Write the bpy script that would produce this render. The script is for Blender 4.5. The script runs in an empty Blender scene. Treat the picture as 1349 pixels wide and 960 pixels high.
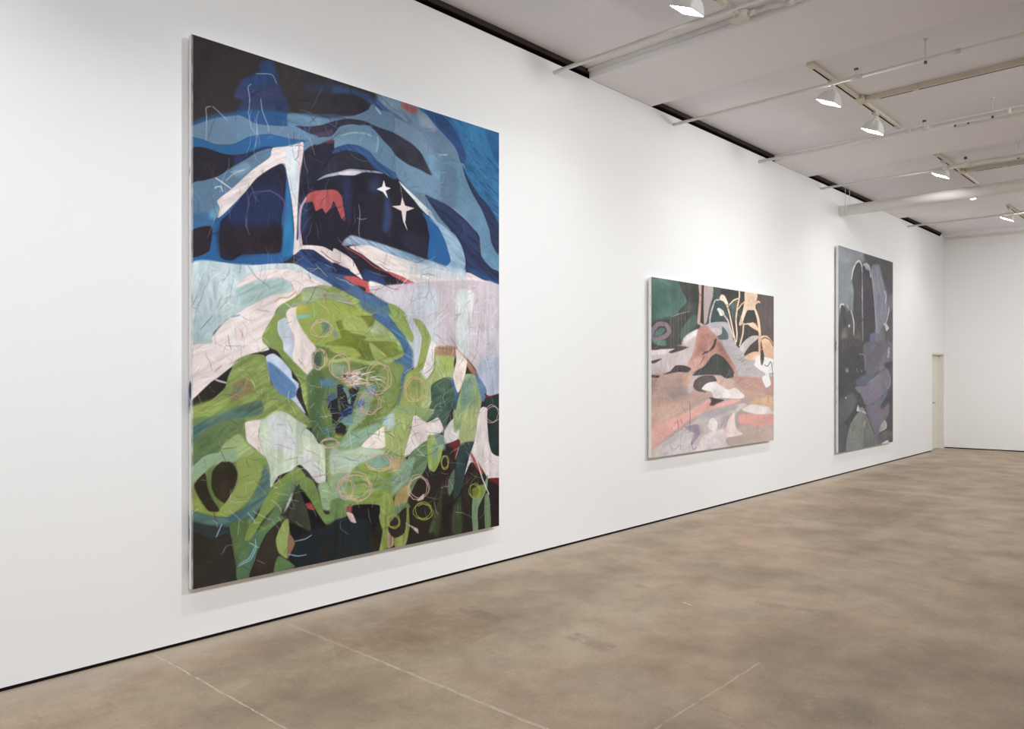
import bpy, bmesh, math, random
import numpy as np
from mathutils import Vector, Matrix

random.seed(7)
SC = bpy.context.scene
COL = SC.collection

WALL_RGB = (243, 244, 245); BACK_RGB = (243, 243, 243); CEIL_RGB = (238, 237, 241); BEAM_RGB = (243, 242, 245)
FLOOR_A = (154, 137, 117); FLOOR_B = (179, 161, 138); FLOOR_C = (192, 176, 154); FLOOR_W = (187, 158, 131); FLOOR_D = (136, 117, 102)
LT = math.radians(17); SPREAD = math.radians(112); WORLD = 0.33; GLOW = 80.0
LIGHTS = [(0.3, 11.5), (2.4, 9), (4.57, 5.5), (7.04, 4.5), (8.19, 3.5), (10.64, 6.0), (14.41, 6.0)]  # first two: unseen lamps without fixtures, added to light the near wall
FILLS = [((5.5, y, 3.9), (-5.5, 0, -3.0), 0.8, 45, math.radians(97)) for y in (0.2, 4.3, 8.4, 12.5)] + [((4.5, 12.0, 3.9), (0, 4.5, -2.4), 0.6, 96, math.radians(110))]
GAIN1 = 1.05; GAIN2 = 1.14; GAIN3 = 1.02
SHADE1 = 0.18; SHADE2 = 0.1; SHADE3 = 0.38
# ------------------------------------------------------------------ survey of the room
# camera 1.5 m above the floor, 4.178 m from the long wall (x = 0); y runs along that wall
F, HX, HY, EYE, CAMX = 1000.0, 674.5, 489.0, 1.5, 4.178
PSI = math.atan(959.5 / F)
FWD = (-math.sin(PSI), math.cos(PSI))
RGT = (math.cos(PSI), math.sin(PSI))
TOP = 4.10          # top of the white wall / underside of the ceiling beams
BAY = TOP + 0.085   # ceiling between the beams
XR, Y0, Y1 = 9.0, -4.0, 17.9


def ray(px, py):
    a = (px - HX) / F
    return (FWD[0] + RGT[0] * a, FWD[1] + RGT[1] * a, (HY - py) / F)


def on_z(px, py, z):
    d = ray(px, py)
    t = (z - EYE) / d[2]
    return Vector((CAMX + d[0] * t, d[1] * t, z))


def lin(c):
    c = np.asarray(c, dtype=np.float64) / 255.0
    return np.where(c <= 0.04045, c / 12.92, ((c + 0.055) / 1.055) ** 2.4)


# ------------------------------------------------------------------ materials
def principled(name, rgb, rough=0.6, spec=0.3, metal=0.0):
    m = bpy.data.materials.new(name)
    m.use_nodes = True
    b = m.node_tree.nodes['Principled BSDF']
    b.inputs['Base Color'].default_value = (*lin(rgb), 1)
    b.inputs['Roughness'].default_value = rough
    b.inputs['Specular IOR Level'].default_value = spec
    b.inputs['Metallic'].default_value = metal
    return m


def painted(name, rgb, var=0.03, scale=3.0, rough=0.7, spec=0.2, bump=0.0, bscale=60):
    """paint with a faint procedural unevenness"""
    m = principled(name, rgb, rough, spec)
    nt = m.node_tree
    b = nt.nodes['Principled BSDF']
    tc = nt.nodes.new('ShaderNodeTexCoord')
    n = nt.nodes.new('ShaderNodeTexNoise')
    n.inputs['Scale'].default_value = scale
    n.inputs['Detail'].default_value = 5
    nt.links.new(tc.outputs['Object'], n.inputs['Vector'])
    r = nt.nodes.new('ShaderNodeValToRGB')
    c = lin(rgb)
    r.color_ramp.elements[0].position = 0.3
    r.color_ramp.elements[1].position = 0.7
    r.color_ramp.elements[0].color = (*(c * (1 - var)), 1)
    r.color_ramp.elements[1].color = (*np.minimum(c * (1 + var), 1), 1)
    nt.links.new(n.outputs['Fac'], r.inputs['Fac'])
    nt.links.new(r.outputs['Color'], b.inputs['Base Color'])
    if bump:
        n2 = nt.nodes.new('ShaderNodeTexNoise')
        n2.inputs['Scale'].default_value = bscale
        n2.inputs['Detail'].default_value = 4
        nt.links.new(tc.outputs['Object'], n2.inputs['Vector'])
        bp = nt.nodes.new('ShaderNodeBump')
        bp.inputs['Strength'].default_value = bump
        bp.inputs['Distance'].default_value = 0.01
        nt.links.new(n2.outputs['Fac'], bp.inputs['Height'])
        nt.links.new(bp.outputs['Normal'], b.inputs['Normal'])
    return m


def emissive(name, rgb, strength):
    m = principled(name, rgb)
    b = m.node_tree.nodes['Principled BSDF']
    b.inputs['Emission Color'].default_value = (*lin(rgb), 1)
    b.inputs['Emission Strength'].default_value = strength
    return m


M_WALL = painted('wall_paint', WALL_RGB, 0.008, 0.6, 0.85, 0.15)
M_BACK = painted('back_wall_paint', BACK_RGB, 0.012, 0.6, 0.85, 0.15)
M_CEIL = painted('ceiling_paint', CEIL_RGB, 0.035, 0.9, 0.9, 0.1, 0.15, 9)
M_BEAM = painted('beam_paint', BEAM_RGB, 0.025, 0.9, 0.9, 0.1, 0.12, 9)
M_BLACK = principled('gap_black', (9, 7, 7), 0.9, 0.05)
M_STEEL = painted('dark_steel', (58, 48, 45), 0.15, 6, 0.7, 0.2)
M_SHADOWGAP = principled('shadow_gap', (30, 26, 25), 0.9, 0.05)
M_PIPE = painted('pipe_paint', (225, 222, 214), 0.03, 5, 0.5, 0.3)
M_DUCT = painted('duct_paint', (236, 234, 228), 0.02, 4, 0.55, 0.3)
M_TRACK = painted('track_paint', (214, 207, 192), 0.03, 5, 0.5, 0.3)
M_SLOT = principled('track_slot', (28, 25, 24), 0.8, 0.1)
M_LAMP = painted('lamp_enamel', (242, 241, 238), 0.02, 8, 0.45, 0.4)
M_BOLT = principled('bolt_metal', (95, 86, 80), 0.45, 0.5, 0.6)
M_GLOW = emissive('lamp_glow', (255, 253, 248), GLOW)
M_LENS = emissive('lens_glow', (255, 253, 248), 7.0)
M_DOOR = painted('door_paint', (231, 227, 219), 0.02, 2, 0.6, 0.25)
M_EDGE = None


# ------------------------------------------------------------------ object helpers
def link(name, mesh, mat=None, parent=None):
    o = bpy.data.objects.new(name, mesh)
    COL.objects.link(o)
    if mat is not None:
        mesh.materials.append(mat)
    if parent is not None:
        o.parent = parent
    return o


def from_bm(name, bm, mat, parent=None, smooth=False):
    me = bpy.data.meshes.new(name)
    bmesh.ops.recalc_face_normals(bm, faces=bm.faces)
    bm.to_mesh(me)
    bm.free()
    if smooth:
        for p in me.polygons:
            p.use_smooth = True
    return link(name, me, mat, parent)


def add_box(bm, lo, hi, bevel=0.0):
    lo, hi = Vector(lo), Vector(hi)
    r = bmesh.ops.create_cube(bm, size=1.0)
    vs = r['verts']
    for v in vs:
        v.co = Vector(((lo[i] + hi[i]) / 2 + v.co[i] * (hi[i] - lo[i])) for i in range(3))
    if bevel:
        es = {e for v in vs for e in v.link_edges}
        bmesh.ops.bevel(bm, geom=list(es), offset=bevel, segments=2, affect='EDGES', profile=0.5)


def box(name, lo, hi, mat, parent=None, bevel=0.0):
    bm = bmesh.new()
    add_box(bm, lo, hi, bevel)
    return from_bm(name, bm, mat, parent)


def add_tube(bm, pts, rad, seg=14, caps=True):
    pts = [Vector(p) for p in pts]
    rads = rad if isinstance(rad, (list, tuple)) else [rad] * len(pts)
    rings = []
    for i, p in enumerate(pts):
        a = pts[max(i - 1, 0)]
        b = pts[min(i + 1, len(pts) - 1)]
        d = (b - a).normalized()
        u = d.cross(Vector((0, 0, 1)))
        if u.length < 1e-3:
            u = d.cross(Vector((0, 1, 0)))
        u.normalize()
        w = u.cross(d).normalized()
        rings.append([bm.verts.new(p + (u * math.cos(2 * math.pi * k / seg) + w * math.sin(2 * math.pi * k / seg)) * rads[i])
                      for k in range(seg)])
    for r0, r1 in zip(rings, rings[1:]):
        for k in range(seg):
            bm.faces.new((r0[k], r0[(k + 1) % seg], r1[(k + 1) % seg], r1[k]))
    if caps:
        bm.faces.new(rings[0])
        bm.faces.new(rings[-1])


def tube(name, pts, rad, mat, parent=None, seg=14):
    bm = bmesh.new()
    add_tube(bm, pts, rad, seg)
    o = from_bm(name, bm, mat, parent)
    for p in o.data.polygons:
        p.use_smooth = len(p.vertices) == 4
    return o


def prism(name, pts, z0, z1, mat, parent=None):
    bm = bmesh.new()
    a = [bm.verts.new((p[0], p[1], z0)) for p in pts]
    b = [bm.verts.new((p[0], p[1], z1)) for p in pts]
    bm.faces.new(a[::-1])
    bm.faces.new(b)
    n = len(pts)
    for i in range(n):
        bm.faces.new((a[i], a[(i + 1) % n], b[(i + 1) % n], b[i]))
    return from_bm(name, bm, mat, parent)


def tag(o, label, cat, group=None):
    o['label'] = label
    o['category'] = cat
    if group:
        o['group'] = group
    return o


def thing(name, loc, label, cat, group=None):
    o = bpy.data.objects.new(name, None)
    o.empty_display_size = 0.1
    COL.objects.link(o)
    o.location = loc
    return tag(o, label, cat, group)


def struct(o):
    o['kind'] = 'structure'
    return o


# ------------------------------------------------------------------ floor material
def floor_material():
    m = principled('concrete_floor', (150, 132, 115), 0.5, 0.35)
    nt = m.node_tree
    b = nt.nodes['Principled BSDF']
    L = nt.links.new
    tc = nt.nodes.new('ShaderNodeTexCoord')

    def noise(scale, detail=5, vec=None, rough=0.55, stretch=None, rot=0):
        n = nt.nodes.new('ShaderNodeTexNoise')
        n.inputs['Scale'].default_value = scale
        n.inputs['Detail'].default_value = detail
        n.inputs['Roughness'].default_value = rough
        src = tc.outputs['Object']
        if stretch:
            mp = nt.nodes.new('ShaderNodeMapping')
            mp.inputs['Scale'].default_value = stretch
            mp.inputs['Rotation'].default_value = (0, 0, rot)
            L(src, mp.inputs['Vector'])
            src = mp.outputs['Vector']
        L(src, n.inputs['Vector'])
        return n.outputs['Fac']

    def ramp(fac, stops):
        r = nt.nodes.new('ShaderNodeValToRGB')
        e = r.color_ramp.elements
        while len(e) < len(stops):
            e.new(0.5)
        for el, (p, c) in zip(e, stops):
            el.position = p
            el.color = (*lin(c), 1) if not isinstance(c, (int, float)) else (c, c, c, 1)
        L(fac, r.inputs['Fac'])
        return r.outputs['Color']

    def math_(op, a, bb=None, c=None):
        n = nt.nodes.new('ShaderNodeMath')
        n.operation = op
        for i, v in enumerate((a, bb, c)):
            if v is None:
                continue
            if isinstance(v, (int, float)):
                n.inputs[i].default_value = v
            else:
                L(v, n.inputs[i])
        return n.outputs[0]

    def mix(fac, a, c, blend='MIX'):
        n = nt.nodes.new('ShaderNodeMix')
        n.data_type = 'RGBA'
        n.blend_type = blend
        for sock, v in ((n.inputs[0], fac), (n.inputs[6], a), (n.inputs[7], c)):
            if isinstance(v, (int, float)):
                sock.default_value = v
            elif isinstance(v, tuple):
                sock.default_value = (*lin(v), 1)
            else:
                L(v, sock)
        return n.outputs[2]

    base = ramp(noise(0.9, 8, rough=0.62), [(0.30, FLOOR_A), (0.52, FLOOR_B), (0.72, FLOOR_C)])
    warm = ramp(noise(0.7, 4, stretch=(1, 1.3, 1)), [(0.45, 0.0), (0.68, 0.55)])
    base = mix(warm, base, FLOOR_W)
    cloud = ramp(noise(1.9, 9, rough=0.68, stretch=(1.0, 0.8, 1), rot=0.4), [(0.36, (176, 170, 166)), (0.60, (255, 255, 255))])
    base = mix(0.5, base, cloud, 'MULTIPLY')
    scuff = ramp(noise(5.0, 6, rough=0.7, stretch=(0.5, 1.6, 1), rot=-0.7), [(0.60, 0.0), (0.72, 0.5)])
    base = mix(scuff, base, FLOOR_D)
    speck = ramp(noise(60, 3), [(0.3, (205, 203, 200)), (0.7, (255, 255, 255))])
    base = mix(0.35, base, speck, 'MULTIPLY')
    dots = ramp(noise(14, 2), [(0.80, 0.0), (0.83, 0.5)])
    base = mix(dots, base, (205, 195, 180))

    sep = nt.nodes.new('ShaderNodeSeparateXYZ')
    L(tc.outputs['Object'], sep.inputs[0])
    X, Y = sep.outputs[0], sep.outputs[1]
    wob = math_('MULTIPLY', math_('SUBTRACT', noise(5, 6, rough=0.7), 0.5), 0.035)
    brk = ramp(noise(16, 4, rough=0.7), [(0.36, 0.15), (0.55, 1.0)])

    def line(p, q, half, strength, col, cur, rag=True, soft=1.6):
        """a joint or crack in the slab from floor point p to q"""
        d = (q - p)
        ln = d.length
        d = d / ln
        u = math_('ADD', math_('MULTIPLY', X, d.x), math_('SUBTRACT', math_('MULTIPLY', Y, d.y), p.x * d.x + p.y * d.y))
        v = math_('ADD', math_('MULTIPLY', X, -d.y), math_('ADD', math_('MULTIPLY', Y, d.x), p.x * d.y - p.y * d.x))
        if rag:
            v = math_('ADD', v, wob)
        av = math_('ABSOLUTE', v)
        s = nt.nodes.new('ShaderNodeMapRange')
        s.interpolation_type = 'SMOOTHSTEP'
        s.inputs[1].default_value = half
        s.inputs[2].default_value = half * soft
        s.inputs[3].default_value = 1
        s.inputs[4].default_value = 0
        L(av, s.inputs[0])
        within = math_('MULTIPLY', math_('GREATER_THAN', u, 0.0), math_('LESS_THAN', u, ln))
        f = math_('MULTIPLY', math_('MULTIPLY', s.outputs[0], within), strength)
        if rag:
            f = math_('MULTIPLY', f, brk)
        return mix(f, cur, col)

    fl = lambda x, y: on_z(x, y, 0)
    a, c = fl(204, 862), fl(374, 958)
    base = line(a, a + (c - a) * 3, 0.0035, 0.8, (206, 194, 178), base)
    a, c = fl(379, 821), fl(714, 958)
    base = line(a, a + (c - a) * 3, 0.0055, 0.95, (212, 203, 190), base)
    base = line(a, a + (c - a) * 3, 0.0015, 0.8, (80, 70, 62), base)
    base = line(fl(735, 1040), fl(1002, 872), 0.004, 0.6, (196, 184, 168), base)
    base = line(fl(1142, 711), fl(1300, 640), 0.05, 0.35, (178, 162, 146), base, True, 2.2)
    base = line(fl(1040, 722), fl(1170, 743), 0.008, 0.4, (190, 176, 160), base)
    # scuffs and a dark drag mark
    base = line(fl(995, 793), fl(1096, 808), 0.02, 0.3, (92, 78, 68), base, True, 3)
    base = line(fl(752, 836), fl(805, 855), 0.03, 0.4, (104, 88, 78), base, True, 3)
    base = line(fl(610, 800), fl(660, 818), 0.03, 0.4, (104, 88, 78), base, True, 3)
    base = line(fl(900, 793), fl(911, 797), 0.004, 0.9, (215, 208, 198), base, False)
    # broad stains
    base = line(fl(520, 812), fl(640, 838), 0.10, 0.45, (140, 112, 90), base, True, 4.5)
    base = line(fl(440, 852), fl(560, 838), 0.06, 0.4, (136, 106, 84), base, True, 5)
    base = line(fl(1100, 690), fl(1190, 650), 0.25, 0.4, (112, 97, 86), base, True, 3.5)
    base = line(fl(300, 800), fl(420, 850), 0.10, 0.3, (150, 118, 94), base, True, 5)
    base = line(fl(1030, 920), fl(1150, 945), 0.05, 0.35, (110, 98, 90), base, True, 4)
    # floor's sheen from the wall painted in as a paler strip at its foot
    edge = nt.nodes.new('ShaderNodeMapRange')
    edge.inputs[1].default_value = 0.02
    edge.inputs[2].default_value = 0.28
    edge.inputs[3].default_value = 0.6
    edge.inputs[4].default_value = 0
    L(math_('ADD', X, math_('MULTIPLY', math_('SUBTRACT', noise(3, 5), 0.5), 0.25)), edge.inputs[0])
    base = mix(edge.outputs[0], base, (188, 176, 162))
    L(base, b.inputs['Base Color'])
    rr = ramp(noise(3, 6), [(0.3, 0.42), (0.7, 0.62)])
    L(rr, b.inputs['Roughness'])
    return m


# ------------------------------------------------------------------ the setting
bm = bmesh.new()
vs = [bm.verts.new(p) for p in ((-0.5, Y0, 0), (XR, Y0, 0), (XR, Y1, 0), (-0.5, Y1, 0))]
bm.faces.new(vs)
lo = [bm.verts.new((v.co.x, v.co.y, -0.1)) for v in vs]
bm.faces.new(lo[::-1])
for i in range(4):
    bm.faces.new((vs[i], vs[(i + 1) % 4], lo[(i + 1) % 4], lo[i]))
struct(from_bm('floor', bm, floor_material()))

# long wall with the doorway at its far end; the wall board stops 12 mm above the floor (reveal, its shadow painted as a dark strip)
DY0, DY1, DZ = 15.756, 16.50, 1.85
GAP = 0.020
bm = bmesh.new()
add_box(bm, (-0.10, Y0, GAP), (0, DY0, TOP))
add_box(bm, (-0.10, DY0, DZ), (0, 16.62, TOP))
add_box(bm, (-0.10, DY1, GAP), (0, 16.62, DZ))
struct(from_bm('wall_left', bm, M_WALL))
bm = bmesh.new()
add_box(bm, (-0.09, Y0, 0.0), (-0.012, DY0, GAP))
struct(from_bm('baseboard_gap_left', bm, M_SHADOWGAP))

# far wall: runs off slightly skewed
BW0 = Vector((-0.0, 16.605))
bdir = Vector((1.333, 0.19)).normalized()
bnor = Vector((-bdir.y, bdir.x))
BW1 = BW0 + bdir * 8.95
BTOP = TOP - 0.03
prism('wall_back', [BW0, BW1, BW1 + bnor * 0.1, BW0 + bnor * 0.1], GAP, BTOP, M_BACK)
struct(bpy.data.objects['wall_back'])
struct(prism('baseboard_gap_back', [BW0 + bnor * 0.012, BW1 + bnor * 0.012, BW1 + bnor * 0.09, BW0 + bnor * 0.09], 0, GAP, M_SHADOWGAP))  # dark strip again paints the shadow in the gap
struct(prism('trim_1', [BW0 - bnor * 0.04, BW1 - bnor * 0.04, BW1 + bnor * 0.1, BW0 + bnor * 0.1], BTOP, BTOP + 0.045, M_PIPE))
struct(box('wall_right', (XR, Y0, 0), (XR + 0.1, Y1, BAY + 0.1), M_WALL))

# ceiling slab and the shallow beams under it
struct(box('ceiling', (0.0, Y0, BAY), (XR, Y1, BAY + 0.12), M_CEIL))
beams = [(1.6, 2.62), (5.344, 6.332), (9.06, 10.07), (12.72, 13.87)]
for i, (a, c) in enumerate(beams):
    struct(box('trim_%d' % (i + 2), (0.0, a, TOP), (XR, c, BAY), M_BEAM, bevel=0.004))
e0, e1 = BW0 - bnor * 0.2, BW1 - bnor * 0.2
struct(prism('trim_6', [(0, e0.y + 0.02), (XR, e1.y), (XR, Y1), (0, Y1)], TOP + 0.0155, BAY, M_BEAM))

# black strip painting in the dark void over the wall, with the brown steel behind it
struct(box('trim_7', (-0.10, Y0, TOP), (-0.03, 16.4, TOP + 0.046), M_BLACK))
struct(box('trim_8', (-0.12, Y0, TOP + 0.046), (-0.004, 16.4, BAY + 0.02), M_STEEL))

# doorway
bm = bmesh.new()
add_box(bm, (-0.10, DY0, DZ - 0.035), (0.004, DY1, DZ))
add_box(bm, (-0.10, DY1 - 0.03, 0), (0.004, DY1 + 0.03, DZ))
add_box(bm, (-0.075, DY1 - 0.05, 0), (-0.035, DY1 - 0.03, DZ - 0.035))
struct(from_bm('trim_9', bm, M_DOOR))
door = struct(box('door_1', (-0.115, DY0, 0.008), (-0.075, DY1 - 0.03, DZ - 0.035), M_DOOR))
bm = bmesh.new()
add_tube(bm, [(-0.075, 15.99, 0.9), (-0.03, 15.99, 0.9), (-0.03, 16.08, 0.9)], 0.011, 10)
from_bm('door_handle', bm, principled('handle_metal', (176, 172, 166), 0.35, 0.5, 0.7), door)

# ------------------------------------------------------------------ ceiling tracks
TZ = BAY - 0.020   # underside of a track


def make_track(y0, y1, x, label, tee_y=None, slots=True):
    t = thing('light_track', (x, (y0 + y1) / 2, BAY), label, 'light track', 'light tracks between the ceiling beams')
    hy = (y1 - y0) / 2
    box('rail', (-0.0225, -hy, -0.034), (0.0225, hy, 0.0), M_TRACK, t, 0.003)
    tee = (tee_y - (y0 + y1) / 2) if tee_y is not None else None
    spans = [(-hy + 0.09, hy - 0.12)] if tee is None else [(-hy + 0.09, tee - 0.10), (tee + 0.10, hy - 0.12)]
    for a, c in spans:
        if c > a:
            box('slot', (-0.013, a, -0.0356), (0.001, c, -0.0335), M_SLOT, t)
            box('slot', (-0.0237, a, -0.024), (-0.0220, c, -0.010), M_SLOT, t)
    box('end_cap', (-0.025, -hy - 0.02, -0.036), (0.025, -hy + 0.03, 0.0), M_TRACK, t, 0.004)
    if tee is not None:
        box('feed_tee', (-0.026, tee - 0.08, -0.038), (0.06, tee + 0.08, 0.0), M_TRACK, t, 0.004)
    return t


TX = 1.48
make_track(0.6, 5.04, TX, 'nearest ceiling light track, mostly cut off by the top edge of the photo')
make_track(6.55, 8.92, TX, 'long white light track carrying two floodlights, second bay from the camera', 7.75)
make_track(10.34, 12.38, TX, 'white light track ending above the fat round duct, carrying one floodlight', 11.45)
make_track(14.32, 16.12, TX, 'farthest light track, near the end wall, at the right edge of the photo', 15.18)


def raceway(pts_y, x0, x1, label):
    t = thing('surface_raceway', (x0, pts_y, BAY), label, 'cable raceway')
    box('channel', (0, -0.022, -0.046), (x1 - x0, 0.022, 0.0), M_TRACK, t, 0.003)
    box('slot', (0.12, 0.010, -0.0475), (x1 - x0, 0.0235, -0.0455), M_SLOT, t)
    for k in (0.42, 1.55):
        if k < x1 - x0:
            box('joint_cover', (k, -0.027, -0.050), (k + 0.05, 0.027, 0.0), M_TRACK, t, 0.003)
    return t


raceway(7.75, TX + 0.06, XR, 'cream raceway running right from the track with two floodlights')
raceway(11.45, TX + 0.06, XR, 'cream raceway running right from the track above the round duct')
raceway(15.18, TX + 0.06, XR, 'cream raceway running right from the farthest track')

# raceway tucked into the corner of the first beam, then a junction box and pipe
t = thing('beam_raceway', (0.0, 5.31, BAY), 'thin raceway along the near edge of the first beam, ending at a junction box', 'cable raceway')
box('channel', (0.01, 0.0, -0.03), (1.42, 0.03, -0.002), M_PIPE, t, 0.003)
box('joint_cover', (1.02, -0.004, -0.034), (1.05, 0.032, 0.0), M_PIPE, t, 0.003)
t = thing('junction_box', (1.48, 5.29, BAY), 'small round junction box at the beam edge above the nearest floodlight', 'junction box')
tube('box_body', [(0, 0, 0), (0, 0, -0.055)], 0.062, M_PIPE, t, 20)
tube('cover_plate', [(0, 0, -0.055), (0, 0, -0.062)], 0.066, M_PIPE, t, 20)
tube('side_hub', [(0.05, 0, -0.03), (0.12, 0.0, -0.03)], 0.022, M_PIPE, t)
tube('side_hub', [(-0.05, 0.02, -0.02), (-0.10, 0.03, -0.02)], 0.02, M_PIPE, t)
tube('side_hub', [(0, -0.05, -0.025), (0, -0.20, -0.02)], 0.02, M_PIPE, t)
t = thing('offset_conduit', (1.60, 5.29, BAY - 0.03), 'bent conduit leaving the junction box at the top edge of the photo', 'conduit')
tube('pipe', [(0, 0, 0), (0.10, 0.0, 0), (0.22, 0.005, -0.02), (0.32, 0.01, -0.02), (XR - 1.60, 0.02, -0.02)], 0.016, M_PIPE, t)
tube('coupling', [(0.23, 0.005, -0.02), (0.28, 0.008, -0.02)], 0.021, M_PIPE, t)


# ------------------------------------------------------------------ conduits from the wall across the room
def conduit(y, z, rad, label, rods=(), clamps=(), couplings=(), thick=None):
    t = thing('conduit_pipe', (0.0, y, z), label, 'conduit', 'conduits crossing the ceiling')
    if thick:
        tube('pipe', [(0.0, 0, 0), (thick - 0.02, 0, 0)], rad, M_PIPE, t)
        tube('wide_pipe', [(thick, 0, 0), (XR, 0, 0)], rad * 1.7, M_PIPE, t)
        tube('reducer', [(thick - 0.05, 0, 0), (thick + 0.02, 0, 0)], [rad * 1.15, rad * 1.8], M_PIPE, t)
    else:
        tube('pipe', [(0.0, 0, 0), (XR, 0, 0)], rad, M_PIPE, t)
    for x in rods:
        h = (TOP if any(a - 0.01 <= y <= c + 0.01 for a, c in beams) else BAY) - z
        tube('hanger_rod', [(x, 0, -0.02), (x, 0, h)], 0.005, M_PIPE, t, 8)
        tube('rod_cap', [(x, 0, h - 0.012), (x, 0, h)], 0.018, M_PIPE, t, 10)
        tube('rod_nut', [(x, 0, -0.034), (x, 0, -0.014)], 0.012, M_BOLT, t, 8)
    for x in clamps:
        r2 = rad * (1.7 if thick else 1)
        tube('pipe_clamp', [(x - 0.045, 0, 0), (x + 0.045, 0, 0)], r2 * 1.35, M_PIPE, t)
        tube('clamp_bolt', [(x - 0.005, 0, r2), (x - 0.005, 0, r2 + 0.05)], 0.009, M_PIPE, t, 8)
        tube('clamp_nut', [(x - 0.02, 0.0, r2 + 0.055), (x + 0.01, 0.0, r2 + 0.055)], 0.017 if thick else 0.011, M_BOLT, t, 10)
    for x in couplings:
        tube('coupling', [(x - 0.03, 0, 0), (x + 0.03, 0, 0)], rad * 1.35, M_PIPE, t)
    return t


conduit(4.866, TOP - 0.08, 0.017, 'white conduit nearest the camera, passing behind the first floodlight', rods=(3.2,))
conduit(6.740, TOP - 0.08, 0.015, 'thin conduit crossing the light track with two floodlights', rods=(2.342,), clamps=(1.807,), couplings=(2.563,))
conduit(8.640, TOP - 0.08, 0.018, 'white conduit just beyond the two floodlight track, on two hangers', rods=(2.424,), clamps=(1.819,), couplings=(1.66, 2.55))
conduit(10.51, TOP - 0.08, 0.015, 'conduit just in front of the fat duct, widening past the track', rods=(2.305,), clamps=(1.765,), thick=1.56)
conduit(14.30, TOP - 0.08, 0.015, 'farthest thin conduit, crossing above the last floodlight', rods=(2.6,))

# strip with screws at its end, under the third conduit
p = on_z(1257, 167, TOP - 0.10)
t = thing('cable_tray', (p.x, p.y, p.z), 'slim white strip with screws at its left end, beside the third conduit', 'cable tray')
box('channel', (0, -0.014, -0.014), (XR - p.x, 0.014, 0.014), M_PIPE, t, 0.003)
tube('end_screw', [(0.012, -0.02, 0.005), (0.012, 0.0, 0.005)], 0.011, M_BOLT, t, 8)
tube('end_screw', [(0.13, -0.018, 0.004), (0.13, 0.0, 0.004)], 0.009, M_BOLT, t, 8)
box('hanging_bracket', (0.72, -0.02, 0.0), (0.86, 0.10, 0.03), M_PIPE, t, 0.004)

# ------------------------------------------------------------------ the round duct
DUY, DUZ, DUR = 11.22, 3.815, 0.076
t = thing('round_duct', (0.0, DUY, DUZ), 'fat white round duct crossing the room from the wall', 'duct')
tube('duct_tube', [(0.09, 0, 0), (XR, 0, 0)], DUR, M_DUCT, t, 32)
tube('end_collar', [(0.0, 0, 0), (0.10, 0, 0)], DUR * 1.02, M_DUCT, t, 32)
for x in (0.10,):
    for s in (-1, 1):
        tube('hanger_rod', [(x, s * (DUR + 0.006), -0.05), (x, s * (DUR + 0.006), BAY - DUZ)], 0.004, M_PIPE, t, 8)
    tube('strap', [(x - 0.012, 0, 0), (x + 0.012, 0, 0)], DUR + 0.004, M_DUCT, t, 32)

# little recessed light in the beam beyond the duct
p = on_z(1282, 260.5, TOP)
t = thing('downlight', (p.x, p.y, TOP), 'tiny lit round downlight in the ceiling beam beyond the duct', 'light')
tube('trim_ring', [(0, 0, 0), (0, 0, -0.012)], 0.05, M_LAMP, t, 24)
tube('lens', [(0, 0, -0.004), (0, 0, -0.02)], 0.036, M_LENS, t, 24)


# ------------------------------------------------------------------ floodlights
TILT = math.radians(24)
LAMP_R = Matrix.Rotation(TILT, 4, 'Y')   # swings the face (pointing down) toward the wall


def rsq(bm, half, z, rnd, xf, seg=4):
    vs = []
    for cx, cy, a0 in ((1, 1, 0), (-1, 1, 90), (-1, -1, 180), (1, -1, 270)):
        for k in range(seg + 1):
            a = math.radians(a0 + 90 * k / seg)
            vs.append(bm.verts.new(xf @ Vector((cx * (half - rnd) + rnd * math.cos(a), cy * (half - rnd) + rnd * math.sin(a), z))))
    return vs


def loft(bm, rings, caps=(True, True)):
    for r0, r1 in zip(rings, rings[1:]):
        n = len(r0)
        for k in range(n):
            bm.faces.new((r0[k], r0[(k + 1) % n], r1[(k + 1) % n], r1[k]))
    if caps[0]:
        bm.faces.new(rings[0][::-1])
    if caps[1]:
        bm.faces.new(rings[-1])


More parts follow.
